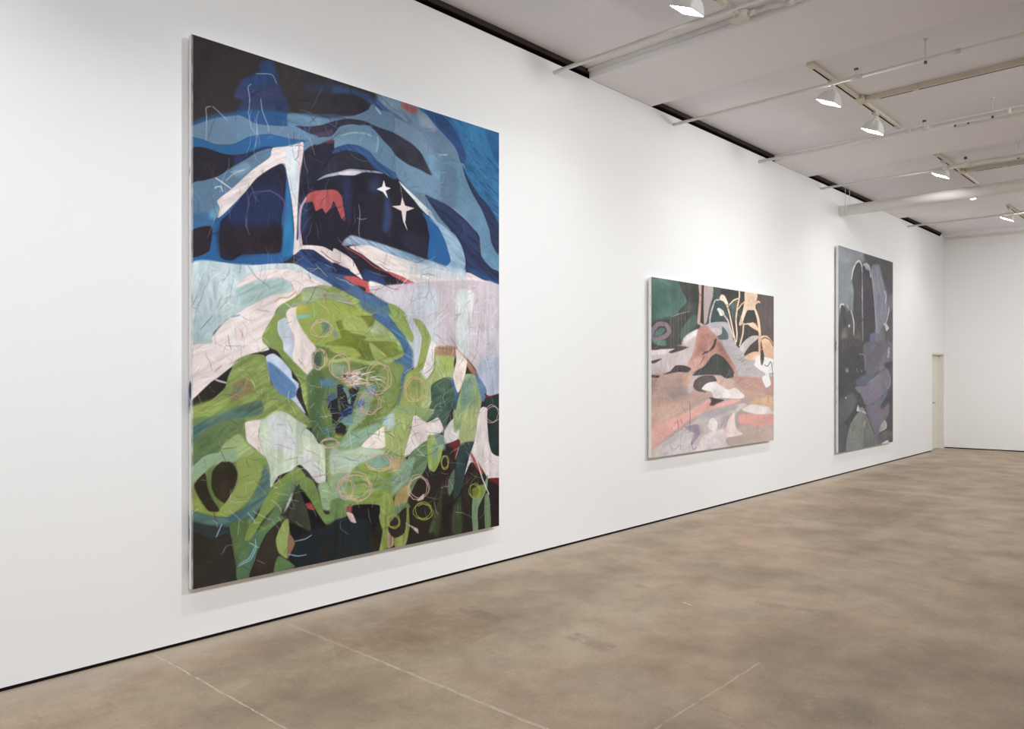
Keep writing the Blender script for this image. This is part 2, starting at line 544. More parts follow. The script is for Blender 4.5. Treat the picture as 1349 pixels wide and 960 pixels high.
def make_lamp():
    root = thing('floodlight', (0, 0, 0), 'x', 'floodlight', 'wall floodlights on the ceiling tracks')
    # face centre hangs 0.225 below the ceiling at the track; the tilt axis runs along the wall
    xf = Matrix.Translation((-0.03, 0, -0.225)) @ LAMP_R
    bm = bmesh.new()
    rings = [rsq(bm, h, z, r, xf) for h, z, r in ((0.088, 0.0, 0.012), (0.090, 0.012, 0.012), (0.086, 0.022, 0.014), (0.080, 0.05, 0.02),
                                                   (0.068, 0.075, 0.03), (0.050, 0.098, 0.03), (0.034, 0.112, 0.025), (0.020, 0.118, 0.015))]
    loft(bm, rings, (False, True))
    h = from_bm('housing', bm, M_LAMP, root)
    for p_ in h.data.polygons:
        p_.use_smooth = len(p_.vertices) == 4
    bm = bmesh.new()
    f = rsq(bm, 0.086, 0.003, 0.010, xf)
    f2 = rsq(bm, 0.086, 0.006, 0.010, xf)
    loft(bm, [f, f2], (True, True))
    fo = from_bm('lamp_face', bm, M_GLOW, root)
    fo['label'] = 'glowing square glass face'
    bm = bmesh.new()
    top = xf @ Vector((0, 0, 0.117))
    add_tube(bm, [top - Vector((0.004, 0, 0.02)), Vector((top.x * 0.7, 0, -0.085)), Vector((0.0, 0, -0.07)), Vector((0, 0, -0.05))], 0.014, 10)
    from_bm('mounting_stem', bm, M_LAMP, root)
    bm = bmesh.new()
    for s in (-1, 1):
        a = xf @ Vector((0.0, s * 0.083, 0.06))
        c = xf @ Vector((0.0, s * 0.05, 0.125))
        add_tube(bm, [a, xf @ Vector((0.0, s * 0.080, 0.095)), c, Vector((0.0, 0, -0.075))], 0.007, 8)
    from_bm('yoke', bm, M_LAMP, root)
    box('track_adapter', (-0.02, -0.05, -0.062), (0.02, 0.05, -0.034), M_TRACK, root, 0.004)
    return root


LAMPS = [
    (4.57, 'big glowing floodlight at the top edge of the photo, nearest the camera'),
    (7.04, 'first floodlight on the second track, hung under the thin conduit'),
    (8.19, 'second floodlight on the second track, in front of the white conduit'),
    (10.64, 'floodlight just above and left of the fat duct'),
    (14.41, 'smallest floodlight, farthest away near the end wall'),
]
proto = make_lamp()
for i, (y, label) in enumerate(LAMPS):
    if i == 0:
        o = proto
    else:
        o = proto.copy()
        COL.objects.link(o)
        for ch in proto.children:
            c = ch.copy()
            COL.objects.link(c)
            c.parent = o
    o.location = (TX, y, BAY)
    o['label'] = label

# ------------------------------------------------------------------ painter: brushwork laid on a canvas mesh, vertex by vertex
CROPS = {  # sketching frames used while copying the brushwork: origin and scale
    'A': (230, 30, 4.8), 'B': (440, 80, 4.3636), 'C': (240, 180, 4.8), 'D': (440, 220, 4.8), 'E': (240, 360, 4.8),
    'F': (440, 380, 4.5714), 'G': (230, 560, 4.0), 'H': (440, 540, 4.3636), 'P': (840, 350, 3.5556), 'Q': (1080, 310, 3.2),
    'I': (390, 450, 6.0), 'J': (380, 100, 6.857), 'K': (380, 370, 8.727), 'L': (250, 540, 6.0),
    'M': (850, 355, 7.111), 'N': (850, 475, 7.111), 'R': (1095, 315, 6.4), 'T': (1095, 455, 6.4), 'O': (0, 0, 1.0)}


def value_noise(ny, nx, cy, cx, rng):
    """smooth noise with cells of cy by cx samples"""
    gy, gx = int(ny / cy) + 3, int(nx / cx) + 3
    g = rng.random((gy, gx))
    y = np.arange(ny) / cy
    x = np.arange(nx) / cx
    iy, ix = y.astype(int), x.astype(int)
    fy, fx = y - iy, x - ix
    fy = (fy * fy * (3 - 2 * fy))[:, None]
    fx = (fx * fx * (3 - 2 * fx))[None, :]
    a = g[iy][:, ix]
    b = g[iy][:, ix + 1]
    c = g[iy + 1][:, ix]
    d = g[iy + 1][:, ix + 1]
    return (a * (1 - fx) + b * fx) * (1 - fy) + (c * (1 - fx) + d * fx) * fy


def blur1(m, r):
    """three box blurs, radius r samples"""
    r = int(round(r))
    if r < 1:
        return m
    for ax in (0, 1):
        for _ in range(2):
            p = np.pad(m, [(r + 1, r) if k == ax else (0, 0) for k in (0, 1)], mode='edge')
            cs = np.cumsum(p, axis=ax)
            n = m.shape[ax]
            if ax == 0:
                m = (cs[2 * r + 1:2 * r + 1 + n] - cs[:n]) / (2 * r + 1)
            else:
                m = (cs[:, 2 * r + 1:2 * r + 1 + n] - cs[:, :n]) / (2 * r + 1)
    return m


class Canvas:
    def __init__(self, nx, ny, corners, base, seed=1):
        self.nx, self.ny = nx, ny
        self.scumble = 0.25
        self.rng = np.random.default_rng(seed)
        self.img = np.ones((ny, nx, 3)) * np.array(base, float)
        # homography photo -> unit canvas (tl, tr, br, bl)
        A, b = [], []
        for (x, y), (u, v) in zip(corners, ((0, 0), (1, 0), (1, 1), (0, 1))):
            A.append([x, y, 1, 0, 0, 0, -u * x, -u * y]); b.append(u)
            A.append([0, 0, 0, x, y, 1, -v * x, -v * y]); b.append(v)
        self.h = np.append(np.linalg.solve(np.array(A, float), np.array(b, float)), 1).reshape(3, 3)
        r = self.rng
        n = lambda cy, cx: value_noise(ny, nx, cy, cx, r)
        self.tex = [0.5 * n(40, 7) + 0.3 * n(20, 4) + 0.2 * n(6, 3),      # vertical brush
                    0.5 * n(6, 45) + 0.3 * n(4, 22) + 0.2 * n(3, 8),      # horizontal brush
                    0.5 * n(26, 22) + 0.3 * n(12, 12) + 0.2 * n(5, 5)]    # scumble
        d = 0.6 * value_noise(ny + nx, ny + nx, 5, 40, r) + 0.4 * value_noise(ny + nx, ny + nx, 3, 18, r)
        yy, xx = np.mgrid[0:ny, 0:nx]
        self.tex.append(d[(yy + xx * 0.6).astype(int) % (ny + nx), (xx + ny - yy * 0.6).astype(int) % (ny + nx)])   # rising
        self.tex.append(d[(yy + nx - xx * 0.6).astype(int) % (ny + nx), (xx + yy * 0.6).astype(int) % (ny + nx)])   # falling
        self.tex += [0.6 * n(70, 60) + 0.4 * n(30, 26), n(90, 70)]
        self.warm = np.array((1.0, 0.25, -0.9))
        self.wob = [n(30, 30) - 0.5, n(30, 30) - 0.5]

    def g(self, crop, pts):
        ox, oy, s = CROPS[crop]
        p = np.array(pts, float)
        q = np.stack([ox + p[:, 0] / s, oy + p[:, 1] / s, np.ones(len(p))])
        t = self.h @ q
        return np.stack([t[0] / t[2] * self.nx, t[1] / t[2] * self.ny], 1)

    @staticmethod
    def spline(p, closed, sub=6):
        n = len(p)
        out = []
        rng = range(n) if closed else range(n - 1)
        for i in rng:
            if closed:
                a, b, c, d = p[i - 1], p[i], p[(i + 1) % n], p[(i + 2) % n]
            else:
                a, b, c, d = p[max(i - 1, 0)], p[i], p[i + 1], p[min(i + 2, n - 1)]
            for k in range(sub):
                t = k / sub
                # half-tension keeps corners lively
                m1, m2 = 0.33 * (c - a), 0.33 * (d - b)
                t2, t3 = t * t, t * t * t
                out.append((2 * t3 - 3 * t2 + 1) * b + (t3 - 2 * t2 + t) * m1 + (-2 * t3 + 3 * t2) * c + (t3 - t2) * m2)
        if not closed:
            out.append(p[-1])
        return np.array(out)

    def mask(self, p, pad):
        """anti-aliased even coverage of a closed outline, with its box"""
        x0 = int(max(0, np.floor(p[:, 0].min()) - pad)); x1 = int(min(self.nx, np.ceil(p[:, 0].max()) + pad + 1))
        y0 = int(max(0, np.floor(p[:, 1].min()) - pad)); y1 = int(min(self.ny, np.ceil(p[:, 1].max()) + pad + 1))
        if x1 <= x0 or y1 <= y0:
            return None
        w, h, SS = x1 - x0, y1 - y0, 4
        acc = np.zeros((h, w + 2))
        ys = y0 + (np.arange(h * SS) + 0.5) / SS
        a, b = p, np.roll(p, -1, 0)
        for i in range(len(p)):
            ya, yb = a[i, 1], b[i, 1]
            if ya == yb:
                continue
            lo, hi, sg = (ya, yb, 1.0) if ya < yb else (yb, ya, -1.0)
            k0 = max(0, int(np.ceil((lo - y0) * SS - 0.5))); k1 = min(h * SS, int(np.ceil((hi - y0) * SS - 0.5)))
            if k1 <= k0:
                continue
            yk = ys[k0:k1]
            xk = a[i, 0] + (yk - ya) * (b[i, 0] - a[i, 0]) / (yb - ya) - x0
            xk = np.clip(xk, 0, w)
            ix = xk.astype(int)
            fr = xk - ix
            rows = np.arange(k0, k1) // SS
            np.add.at(acc, (rows, ix), sg * (1 - fr) / SS)
            np.add.at(acc, (rows, ix + 1), sg * fr / SS)
        m = np.clip(np.abs(np.cumsum(acc, 1))[:, :w], 0, 1)
        return m, x0, y0, x1, y1

    def lay(self, mk, c, a, soft, t, amp, c2, dry):
        if mk is None:
            return
        m, x0, y0, x1, y1 = mk
        m = blur1(m, soft * 0.55 if soft > 1 else 0)
        tx = self.tex[t][y0:y1, x0:x1] * (1 - self.scumble) + self.tex[2][y0:y1, x0:x1] * self.scumble
        tx = (tx - 0.5) * 2
        col = np.array(c, float)[None, None, :]
        if c2 is not None:
            k = np.clip(0.5 + tx * 1.3, 0, 1)[..., None]
            col = col * (1 - k) + np.array(c2, float)[None, None, :] * k
        big = self.tex[5][y0:y1, x0:x1, None] - 0.5
        tint = self.tex[6][y0:y1, x0:x1, None] - 0.5
        col = col * (1 + amp * 1.5 * tx[..., None] + amp * 1.8 * big) + amp * 14 * tx[..., None] + amp * 60 * tint * self.warm
        if dry:
            m = m * np.clip(0.5 + (tx + dry) * 3, 0, 1)
        m = (m * a)[..., None]
        self.img[y0:y1, x0:x1] = self.img[y0:y1, x0:x1] * (1 - m) + np.clip(col, 0, 255) * m

    def P(self, crop, pts, c, soft=1, a=1.0, t=2, amp=0.10, c2=None, dry=0, sharp=False):
        p = self.g(crop, pts)
        if not sharp:
            p = self.spline(p, True)
            ix = np.clip(p[:, 0].astype(int), 0, self.nx - 1)
            iy = np.clip(p[:, 1].astype(int), 0, self.ny - 1)
            p = p + np.stack([self.wob[0][iy, ix], self.wob[1][iy, ix]], 1) * 1.6
        self.lay(self.mask(p, soft * 2 + 2), c, a, soft, t, amp, c2, dry)
        if soft <= 1 and not sharp:
            q = np.vstack([p, p[:1]])
            self.line(q, 1.7, np.array(c, float) * 0.74, 0.2, 0.0)

    def S(self, crop, pts, w, c, a=1.0, taper=0.3, soft=0, smooth=True, amp=0.05, dry=0):
        """a stroke: w is its width in canvas samples"""
        p = self.g(crop, pts)
        self.line(self.spline(p, False, 5) if smooth else p, w, c, a, taper, soft, amp, dry)

    def line(self, p, w, c, a=1.0, taper=0.3, soft=0, amp=0.05, dry=0):
        d = np.gradient(p, axis=0)
        ln = np.maximum(np.hypot(d[:, 0], d[:, 1]), 1e-6)
        nrm = np.stack([-d[:, 1] / ln, d[:, 0] / ln], 1)
        s = np.linspace(0, 1, len(p))
        ww = (w / 2) * (1 - taper * np.abs(2 * s - 1) ** 2)[:, None]
        self.lay(self.mask(np.concatenate([p + nrm * ww, (p - nrm * ww)[::-1]]), soft * 2 + 2), c, a, soft, 2, amp, None, dry)

    def bristle(self, n, ln=(10, 34), w=(1.2, 3.2), a=0.45, jit=0.11):
        """short brush hairs that drag the paint already there along a slow flow"""
        r = self.rng
        for _ in range(n):
            x, y = r.random() * (self.nx - 1), r.random() * (self.ny - 1)
            c = self.img[int(y), int(x)] * (1 + jit * r.standard_normal()) + 4 * r.standard_normal(3)
            th = (self.tex[5][int(y), int(x)] * 2.2 + self.tex[6][int(y), int(x)] * 1.2) * 3.1 + 0.3 * r.standard_normal()
            L = ln[0] + r.random() * (ln[1] - ln[0])
            ex, ey = int(min(max(x + math.cos(th) * L, 0), self.nx - 1)), int(min(max(y + math.sin(th) * L, 0), self.ny - 1))
            if np.abs(self.img[ey, ex] - self.img[int(y), int(x)]).max() > 26:
                continue
            pts = [(x, y)]
            for k in range(3):
                th += 0.16 * r.standard_normal()
                x, y = x + math.cos(th) * L / 3, y + math.sin(th) * L / 3
                pts.append((x, y))
            self.line(self.spline(np.array(pts), False, 3), w[0] + r.random() * (w[1] - w[0]), np.clip(c, 0, 255), a * (0.5 + 0.5 * r.random()), 0.7, 0, 0.0)

    def ring(self, crop, cx, cy, rx, ry, c, turns=2.6, w=1.3, a=0.8):
        r = self.rng
        n = int(24 * turns)
        ph = r.random() * 6.28
        pts = []
        for k in range(n):
            th = ph + k / 24 * 2 * math.pi
            j = 1 + 0.14 * math.sin(k * 0.37 + ph) + 0.03 * r.standard_normal()
            pts.append((cx + rx * j * math.cos(th), cy + ry * j * math.sin(th)))
        self.S(crop, pts, w, c, a, 0.0)

    def scratch(self, crop, x0, y0, x1, y1, n, cols, ln=(10, 40), ang=(0, 6.28), w=1.0, a=0.75, bend=0.28):
        """loose pencil and crayon marks"""
        r = self.rng
        for _ in range(n):
            x, y = x0 + r.random() * (x1 - x0), y0 + r.random() * (y1 - y0)
            th = ang[0] + r.random() * (ang[1] - ang[0])
            L = ln[0] + r.random() * (ln[1] - ln[0])
            pts = [(x, y)]
            for k in range(4):
                th += r.standard_normal() * bend
                x, y = x + math.cos(th) * L / 4, y + math.sin(th) * L / 4
                pts.append((x, y))
            self.S(crop, pts, w * (0.7 + 0.6 * r.random()), cols[r.integers(len(cols))], a * (0.6 + 0.4 * r.random()), 0.4)

    def drips(self, crop, x0, x1, y0, y1, n, col, a=0.25, w=1.6):
        r = self.rng
        for _ in range(n):
            x = x0 + r.random() * (x1 - x0)
            ya = y0 + r.random() * (y1 - y0) * 0.4
            yb = ya + (y1 - ya) * r.random()
            self.S(crop, [(x, ya), (x + r.standard_normal() * 1.5, (ya + yb) / 2), (x, yb)], w, col, a, 0.5)


def build_painting(cv, y0, y1, z0, z1, depth, label, gain, edge_marks, shade=0.0, sheen_lift=0.0):
    nx, ny = cv.nx, cv.ny
    t = thing('painting', (0.0, (y0 + y1) / 2, z0), label, 'painting')
    hy = (y1 - y0) / 2
    hz = z1 - z0
    # canvas sides over the stretcher
    bm = bmesh.new()
    add_box(bm, (0.026, -hy, 0), (depth - 0.0008, hy, hz), 0.002)
    side = from_bm('canvas_edge', bm, edge_marks, t)
    side['label'] = 'pale raw canvas edge with stray paint'
    # hidden stretcher that meets the wall
    bm = bmesh.new()
    for a, b in (((0.0, -hy + 0.05, 0.05), (0.026, hy - 0.05, 0.11)), ((0.0, -hy + 0.05, hz - 0.11), (0.026, hy - 0.05, hz - 0.05)),
                 ((0.0, -hy + 0.05, 0.11), (0.026, -hy + 0.11, hz - 0.11)), ((0.0, hy - 0.11, 0.11), (0.026, hy - 0.05, hz - 0.11))):
        add_box(bm, a, b)
    from_bm('stretcher_frame', bm, M_DOOR, t)
    # painted face
    u = (np.arange(nx + 1)) / nx
    v = (np.arange(ny + 1)) / ny
    co = np.zeros((ny + 1, nx + 1, 3))
    co[..., 0] = depth
    co[..., 1] = (-hy + 2 * hy * u)[None, :]
    co[..., 2] = (hz - hz * v)[:, None]
    idx = np.arange((ny + 1) * (nx + 1)).reshape(ny + 1, nx + 1)
    quads = np.stack([idx[1:, :-1], idx[1:, 1:], idx[:-1, 1:], idx[:-1, :-1]], -1).reshape(-1, 4)
    me = bpy.data.meshes.new('painted_face')
    me.vertices.add(co.size // 3)
    me.vertices.foreach_set('co', co.ravel())
    me.loops.add(quads.size)
    me.loops.foreach_set('vertex_index', quads.ravel())
    me.polygons.add(len(quads))
    me.polygons.foreach_set('loop_start', np.arange(0, quads.size, 4))
    me.polygons.foreach_set('loop_total', np.full(len(quads), 4))
    me.update()
    im = np.pad(cv.img, ((0, 1), (0, 1), (0, 0)), mode='edge')
    im = (im + np.roll(im, 1, 0) + np.roll(im, 1, 1) + np.roll(np.roll(im, 1, 0), 1, 1)) / 4 if False else im
    im = np.clip(im, 0, 255)
    im = im + (im.mean(-1, keepdims=True) - im) * shade
    im = im * (1 - sheen_lift / 255) + sheen_lift  # surface sheen painted in by raising the darks
    rgb = np.clip(lin(im) * gain, 0.002, 0.93)
    ca = me.color_attributes.new('paint', 'FLOAT_COLOR', 'POINT')
    ca.data.foreach_set('color', np.concatenate([rgb, np.ones(rgb.shape[:2] + (1,))], -1).astype(np.float32).ravel())
    m = principled('brushwork', (128, 128, 128), 0.62, 0.16)
    nt = m.node_tree
    at = nt.nodes.new('ShaderNodeAttribute')
    at.attribute_name = 'paint'
    nt.links.new(at.outputs['Color'], nt.nodes['Principled BSDF'].inputs['Base Color'])
    tc = nt.nodes.new('ShaderNodeTexCoord')
    n2 = nt.nodes.new('ShaderNodeTexNoise')
    n2.inputs['Scale'].default_value = 40
    n2.inputs['Detail'].default_value = 6
    nt.links.new(tc.outputs['Object'], n2.inputs['Vector'])
    bp = nt.nodes.new('ShaderNodeBump')
    bp.inputs['Strength'].default_value = 0.12
    bp.inputs['Distance'].default_value = 0.004
    nt.links.new(n2.outputs['Fac'], bp.inputs['Height'])
    nt.links.new(bp.outputs['Normal'], nt.nodes['Principled BSDF'].inputs['Normal'])
    link('painted_face', me, m, t)
    return t


def edge_material(name, base, marks, scale, lo, hi):
    m = principled(name, base, 0.8, 0.1)
    nt = m.node_tree
    tc = nt.nodes.new('ShaderNodeTexCoord')
    mp = nt.nodes.new('ShaderNodeMapping')
    mp.inputs['Scale'].default_value = (6, 1, 1)
    n = nt.nodes.new('ShaderNodeTexNoise')
    n.inputs['Scale'].default_value = scale
    n.inputs['Detail'].default_value = 6
    r = nt.nodes.new('ShaderNodeValToRGB')
    r.color_ramp.elements[0].position = lo
    r.color_ramp.elements[1].position = hi
    r.color_ramp.elements[0].color = (*lin(base), 1)
    r.color_ramp.elements[1].color = (*lin(marks), 1)
    nt.links.new(tc.outputs['Object'], mp.inputs['Vector'])
    nt.links.new(mp.outputs['Vector'], n.inputs['Vector'])
    nt.links.new(n.outputs['Fac'], r.inputs['Fac'])
    nt.links.new(r.outputs['Color'], nt.nodes['Principled BSDF'].inputs['Base Color'])
    return m


# ------------------------------------------------------------------ first painting: night landscape over a green hill
def paint_big():
    k = Canvas(620, 880, [(253, 45), (657.5, 175), (658, 692), (251.5, 777)], (52, 45, 46), 3)
    P, S = k.P, k.S
    # --- dark sky, upper left
    P('A', [(110, 60), (240, 100), (260, 300), (200, 460), (110, 520)], (50, 45, 50), 10, .8)
    P('A', [(600, 220), (720, 270), (860, 330), (1056, 370), (1056, 560), (760, 560), (660, 400)], (62, 56, 58), 12, .7, 0)
    P('A', [(560, 250), (625, 240), (650, 330), (690, 440), (735, 560), (400, 575), (440, 500), (380, 470), (430, 370), (540, 320)], (36, 58, 108), 4, .95, 0, c2=(50, 62, 102))
    P('A', [(545, 262), (612, 255), (640, 340), (560, 400), (470, 410), (430, 372), (545, 320)], (34, 72, 134), 5, .75, 0)
    P('A', [(440, 420), (660, 420), (680, 500), (470, 510)], (56, 60, 100), 8, .5)
    P('A', [(830, 310), (880, 330), (900, 420), (850, 410)], (44, 58, 100), 6, .7)
    P('A', [(930, 405), (1060, 380), (1060, 455), (960, 442)], (38, 76, 128), 6, .9, 1)
    P('A', [(100, 640), (250, 585), (400, 565), (560, 550), (760, 575), (900, 570), (1070, 600), (1070, 760), (100, 760)], (34, 92, 150), 4, 1, 1, c2=(40, 80, 140))
    P('A', [(100, 662), (250, 608), (400, 585), (450, 600), (520, 640), (640, 652), (730, 650), (800, 590), (960, 598), (1070, 615), (1070, 645), (960, 640), (800, 660), (850, 700), (920, 740), (860, 775), (700, 740), (600, 710), (480, 722), (380, 768), (270, 768), (180, 735), (100, 720)], (108, 140, 170), 1, 1, 1, c2=(88, 124, 160))
    P('A', [(100, 722), (180, 738), (270, 770), (380, 770), (480, 728), (600, 705), (720, 730), (830, 748), (820, 770), (700, 785), (560, 797), (440, 832), (330, 832), (230, 802), (100, 798)], (30, 104, 164), 1, 1, 1, c2=(36, 88, 150))
    P('A', [(760, 580), (900, 570), (1070, 600), (1070, 650), (960, 640), (860, 612), (790, 600)], (72, 110, 150), 3, .8, 1)
    P('A', [(810, 658), (900, 662), (1070, 620), (1070, 690), (930, 718), (860, 700)], (42, 46, 68), 2)
    # --- band of blues, upper right
    P('B', [(-120, 120), (250, 190), (520, 270), (640, 400), (730, 540), (750, 640), (790, 740), (860, 860), (900, 970), (640, 970), (540, 870), (380, 690), (250, 560), (150, 480), (0, 460), (-120, 470)], (104, 138, 168), 2, 1, 4, c2=(90, 124, 158))
    P('B', [(-150, 130), (60, 150), (160, 205), (260, 265), (420, 360), (300, 330), (120, 310), (-150, 330)], (58, 96, 146), 4, .9, 1, c2=(70, 110, 156))
    P('B', [(-120, 205), (0, 200), (80, 192), (160, 207), (215, 267), (190, 292), (120, 312), (0, 305), (-120, 330)], (45, 43, 55), 1)
    P('B', [(-80, 105), (60, 130), (250, 195), (240, 240), (160, 192), (60, 170), (-60, 160)], (62, 68, 84), 3, .9, 4)
    P('B', [(100, 168), (240, 232), (300, 290), (420, 355), (440, 352), (310, 270), (240, 212), (150, 175)], (44, 84, 140), 2)
    P('B', [(255, 203), (400, 246), (490, 282), (470, 340), (420, 352), (300, 268)], (92, 126, 154), 3, 1, 4, c2=(112, 140, 164))
    P('B', [(388, 240), (482, 276), (470, 305), (430, 296), (400, 280)], (168, 84, 84), 4, .95, 0)
    P('B', [(480, 283), (525, 290), (600, 390), (570, 405), (500, 370)], (136, 152, 172), 5, .8)
    P('B', [(0, 332), (150, 308), (260, 290), (420, 360), (520, 430), (572, 490), (575, 530), (520, 545), (440, 462), (330, 402), (220, 352), (100, 336), (0, 347)], (118, 148, 176), 1, 1, 4, c2=(98, 130, 164))
    P('B', [(-90, 420), (0, 368), (60, 340), (130, 343), (220, 373), (330, 410), (440, 472), (500, 528), (572, 662), (490, 622), (420, 592), (330, 522), (260, 432), (180, 387), (90, 362), (30, 378), (0, 405), (-60, 470)], (46, 48, 66), 1)
    P('B', [(0, 500), (10, 455), (40, 402), (120, 370), (190, 388), (250, 440), (252, 530), (200, 505), (110, 482), (30, 492)], (112, 152, 182), 2, 1, 1, c2=(92, 136, 172))
    S('B', [(20, 440), (60, 415), (120, 405), (190, 425)], 3, (165, 190, 205), .7)
    P('B', [(250, 432), (330, 522), (420, 592), (560, 660), (640, 620), (700, 700), (760, 760), (820, 830), (870, 930), (880, 970), (800, 970), (700, 870), (600, 800), (520, 762), (450, 742), (340, 642), (250, 560), (200, 500), (252, 530)], (112, 150, 184), 2, 1, 4, c2=(100, 136, 172))
    P('B', [(520, 545), (640, 540), (700, 600), (640, 700), (570, 660), (540, 600)], (104, 150, 184), 4, .8)
    P('B', [(625, 540), (740, 610), (745, 740), (690, 800), (625, 800)], (84, 110, 142), 3, .6, 0)
    S('B', [(605, 542), (655, 540)], 4, (170, 195, 210), .8)
    P('B', [(500, 272), (950, 405), (960, 970), (880, 970), (800, 782), (745, 652), (735, 600), (700, 500), (620, 400), (560, 330)], (32, 96, 154), 1, 1, 4, c2=(44, 116, 172))
    P('B', [(520, 285), (640, 330), (710, 420), (760, 540), (742, 620), (700, 500), (600, 390)], (36, 74, 134), 2, 1, 4)
    P('B', [(740, 360), (945, 420), (945, 520), (860, 560), (800, 480)], (42, 122, 180), 5, .8, 0)
    P('B', [(870, 400), (945, 420), (945, 600), (905, 520)], (30, 90, 150), 4, .8)
    P('B', [(745, 640), (790, 720), (880, 820), (945, 930), (950, 970), (890, 970), (850, 862), (785, 755)], (42, 54, 96), 1, 1, 4)
    # --- roof line, car body
    P('D', [(690, -20), (820, -20), (832, 60), (870, 150), (940, 280), (985, 400), (1000, 480), (1050, 560), (1050, 660), (990, 632), (935, 560), (920, 440), (860, 350), (770, 260), (680, 220)], (102, 146, 180), 1, 1, 4, c2=(84, 126, 164))
    P('D', [(815, -10), (852, 80), (922, 180), (1002, 300), (1045, 400), (1045, 560), (1000, 482), (985, 400), (940, 280), (870, 150), (830, 60)], (40, 52, 92), 1, 1, 4)
    P('D', [(690, 0), (770, 10), (775, 250), (690, 215)], (84, 112, 144), 3, .6, 0)
    P('D', [(938, 545), (1045, 552), (1045, 660), (990, 622)], (92, 146, 184), 3)
    # window block
    P('O', [(399, 212), (412, 198), (428, 189), (441, 187), (446, 194), (462, 189), (478, 194), (490, 206), (505, 219), (523, 235), (535, 247), (549, 264), (560, 281), (567, 310), (566, 327), (560, 340), (534, 332), (502, 323), (470, 316), (455, 333), (430, 327), (405, 323), (398, 318), (399, 290), (395, 262)], (34, 31, 46), 1, 1, 2)
    P('D', [(330, 130), (370, 260), (350, 400), (310, 400), (320, 250)], (42, 66, 118), 6, .8, 0)
    P('D', [(240, 60), (300, 70), (290, 160), (230, 150)], (40, 60, 110), 7, .6)
    P('D', [(60, 60), (110, 80), (105, 330), (70, 330)], (36, 50, 98), 7, .7, 0)
    P('D', [(440, 420), (590, 440), (580, 560), (470, 520)], (46, 44, 66), 7, .7, 4)
    P('C', [(740, 400), (800, 370), (800, 560), (760, 640), (745, 560)], (36, 58, 104), 6, .8, 0)
    # arch of the roof and the dark lobes above it, closer
    P('J', [(150, -20), (330, 0), (560, 80), (790, 160), (760, 250), (720, 300), (640, 350), (520, 362), (300, 350), (120, 340), (30, 330), (0, 200)], (56, 50, 52), 4, .95, 0, c2=(46, 45, 54))
    P('J', [(130, -20), (170, 80), (240, 105), (330, 80), (420, 70), (500, 100), (420, 170), (300, 150), (180, 130)], (44, 58, 96), 5, .75)
    P('J', [(400, 110), (500, 100), (600, 130), (700, 160), (770, 210), (740, 250), (660, 200), (560, 170), (430, 165)], (46, 76, 122), 3, .9, 1)
    P('J', [(420, 175), (560, 168), (660, 200), (730, 260), (752, 295), (700, 325), (640, 350), (540, 362), (430, 350), (400, 260)], (46, 44, 54), 2, 1, 0)
    S('J', [(720, 170), (780, 240), (860, 320)], 6, (40, 66, 116), .9)
    P('J', [(760, 260), (840, 310), (960, 350), (960, 500), (860, 480), (740, 420), (620, 385), (560, 380), (640, 350), (720, 310)], (96, 130, 162), 1, 1, 4, c2=(80, 114, 148))
    S('J', [(790, 285), (840, 350)], 5, (150, 184, 210), .7)
    P('J', [(200, 350), (330, 345), (440, 352), (530, 385), (420, 385), (300, 380)], (60, 74, 110), 2, .95, 1)
    P('J', [(0, 345), (120, 345), (230, 360), (330, 382), (520, 385), (430, 410), (300, 440), (180, 460), (60, 455), (0, 450)], (84, 124, 158), 2, 1, 1, c2=(100, 136, 166))
    P('J', [(70, 455), (160, 462), (290, 445), (420, 410), (520, 388), (600, 392), (700, 415), (820, 470), (900, 500), (970, 530), (970, 680), (900, 620), (840, 560), (760, 470), (690, 440), (560, 440), (470, 460), (400, 540), (300, 545), (200, 520)], (48, 48, 68), 1, 1, 1)
    P('J', [(230, 520), (330, 500), (420, 480), (380, 545), (270, 545)], (76, 62, 92), 2, .8)
    P('J', [(130, 690), (140, 610), (250, 560), (330, 550), (400, 555), (440, 500), (520, 470), (690, 445), (770, 480), (850, 570), (960, 700), (970, 900), (860, 830), (740, 700), (640, 640), (540, 622), (430, 660), (400, 600), (300, 600), (200, 640)], (98, 136, 168), 1, 1, 4, c2=(84, 122, 156))
    P('J', [(440, 560), (560, 520), (690, 510), (780, 560), (800, 640), (790, 700), (680, 640), (550, 615), (430, 650)], (108, 150, 178), 2, .95, 1, c2=(96, 136, 166))
    S('J', [(480, 540), (580, 515), (700, 520), (760, 545)], 3, (160, 186, 202), .7)
    S('J', [(808, 550), (815, 600), (800, 690)], 4, (140, 180, 208), .7)
    P('J', [(110, 960), (120, 800), (160, 700), (260, 630), (400, 580), (420, 600), (410, 690), (340, 800), (270, 930), (200, 980)], (38, 38, 60), 1)
    P('J', [(330, 590), (412, 575), (418, 600), (350, 612)], (110, 56, 66), 2, .8)
    P('J', [(340, 820), (420, 700), (540, 672), (640, 700), (740, 780), (800, 850), (660, 835), (500, 845), (380, 890), (270, 940)], (47, 44, 52), 1, 1, 0, c2=(42, 46, 66))
    P('J', [(405, 700), (430, 650), (540, 618), (640, 632), (740, 690), (820, 780), (970, 880), (970, 940), (860, 880), (780, 840), (700, 740), (620, 690), (520, 672)], (42, 72, 130), 1, 1, 4, c2=(50, 88, 144))
    P('J', [(265, 945), (340, 895), (460, 862), (560, 838), (690, 850), (800, 862), (860, 885), (700, 870), (600, 895), (480, 890), (350, 915)], (152, 158, 182), 1)
    P('J', [(460, 870), (560, 855), (670, 862), (600, 895), (480, 892)], (208, 202, 210), 1)
    # red crown in the window
    P('C', [(780, 382), (830, 345), (960, 335), (1010, 378), (1032, 525), (1010, 515), (962, 408), (945, 445), (912, 482), (890, 450), (850, 466), (828, 410), (780, 418)], (186, 76, 74), 1, 1, 0)
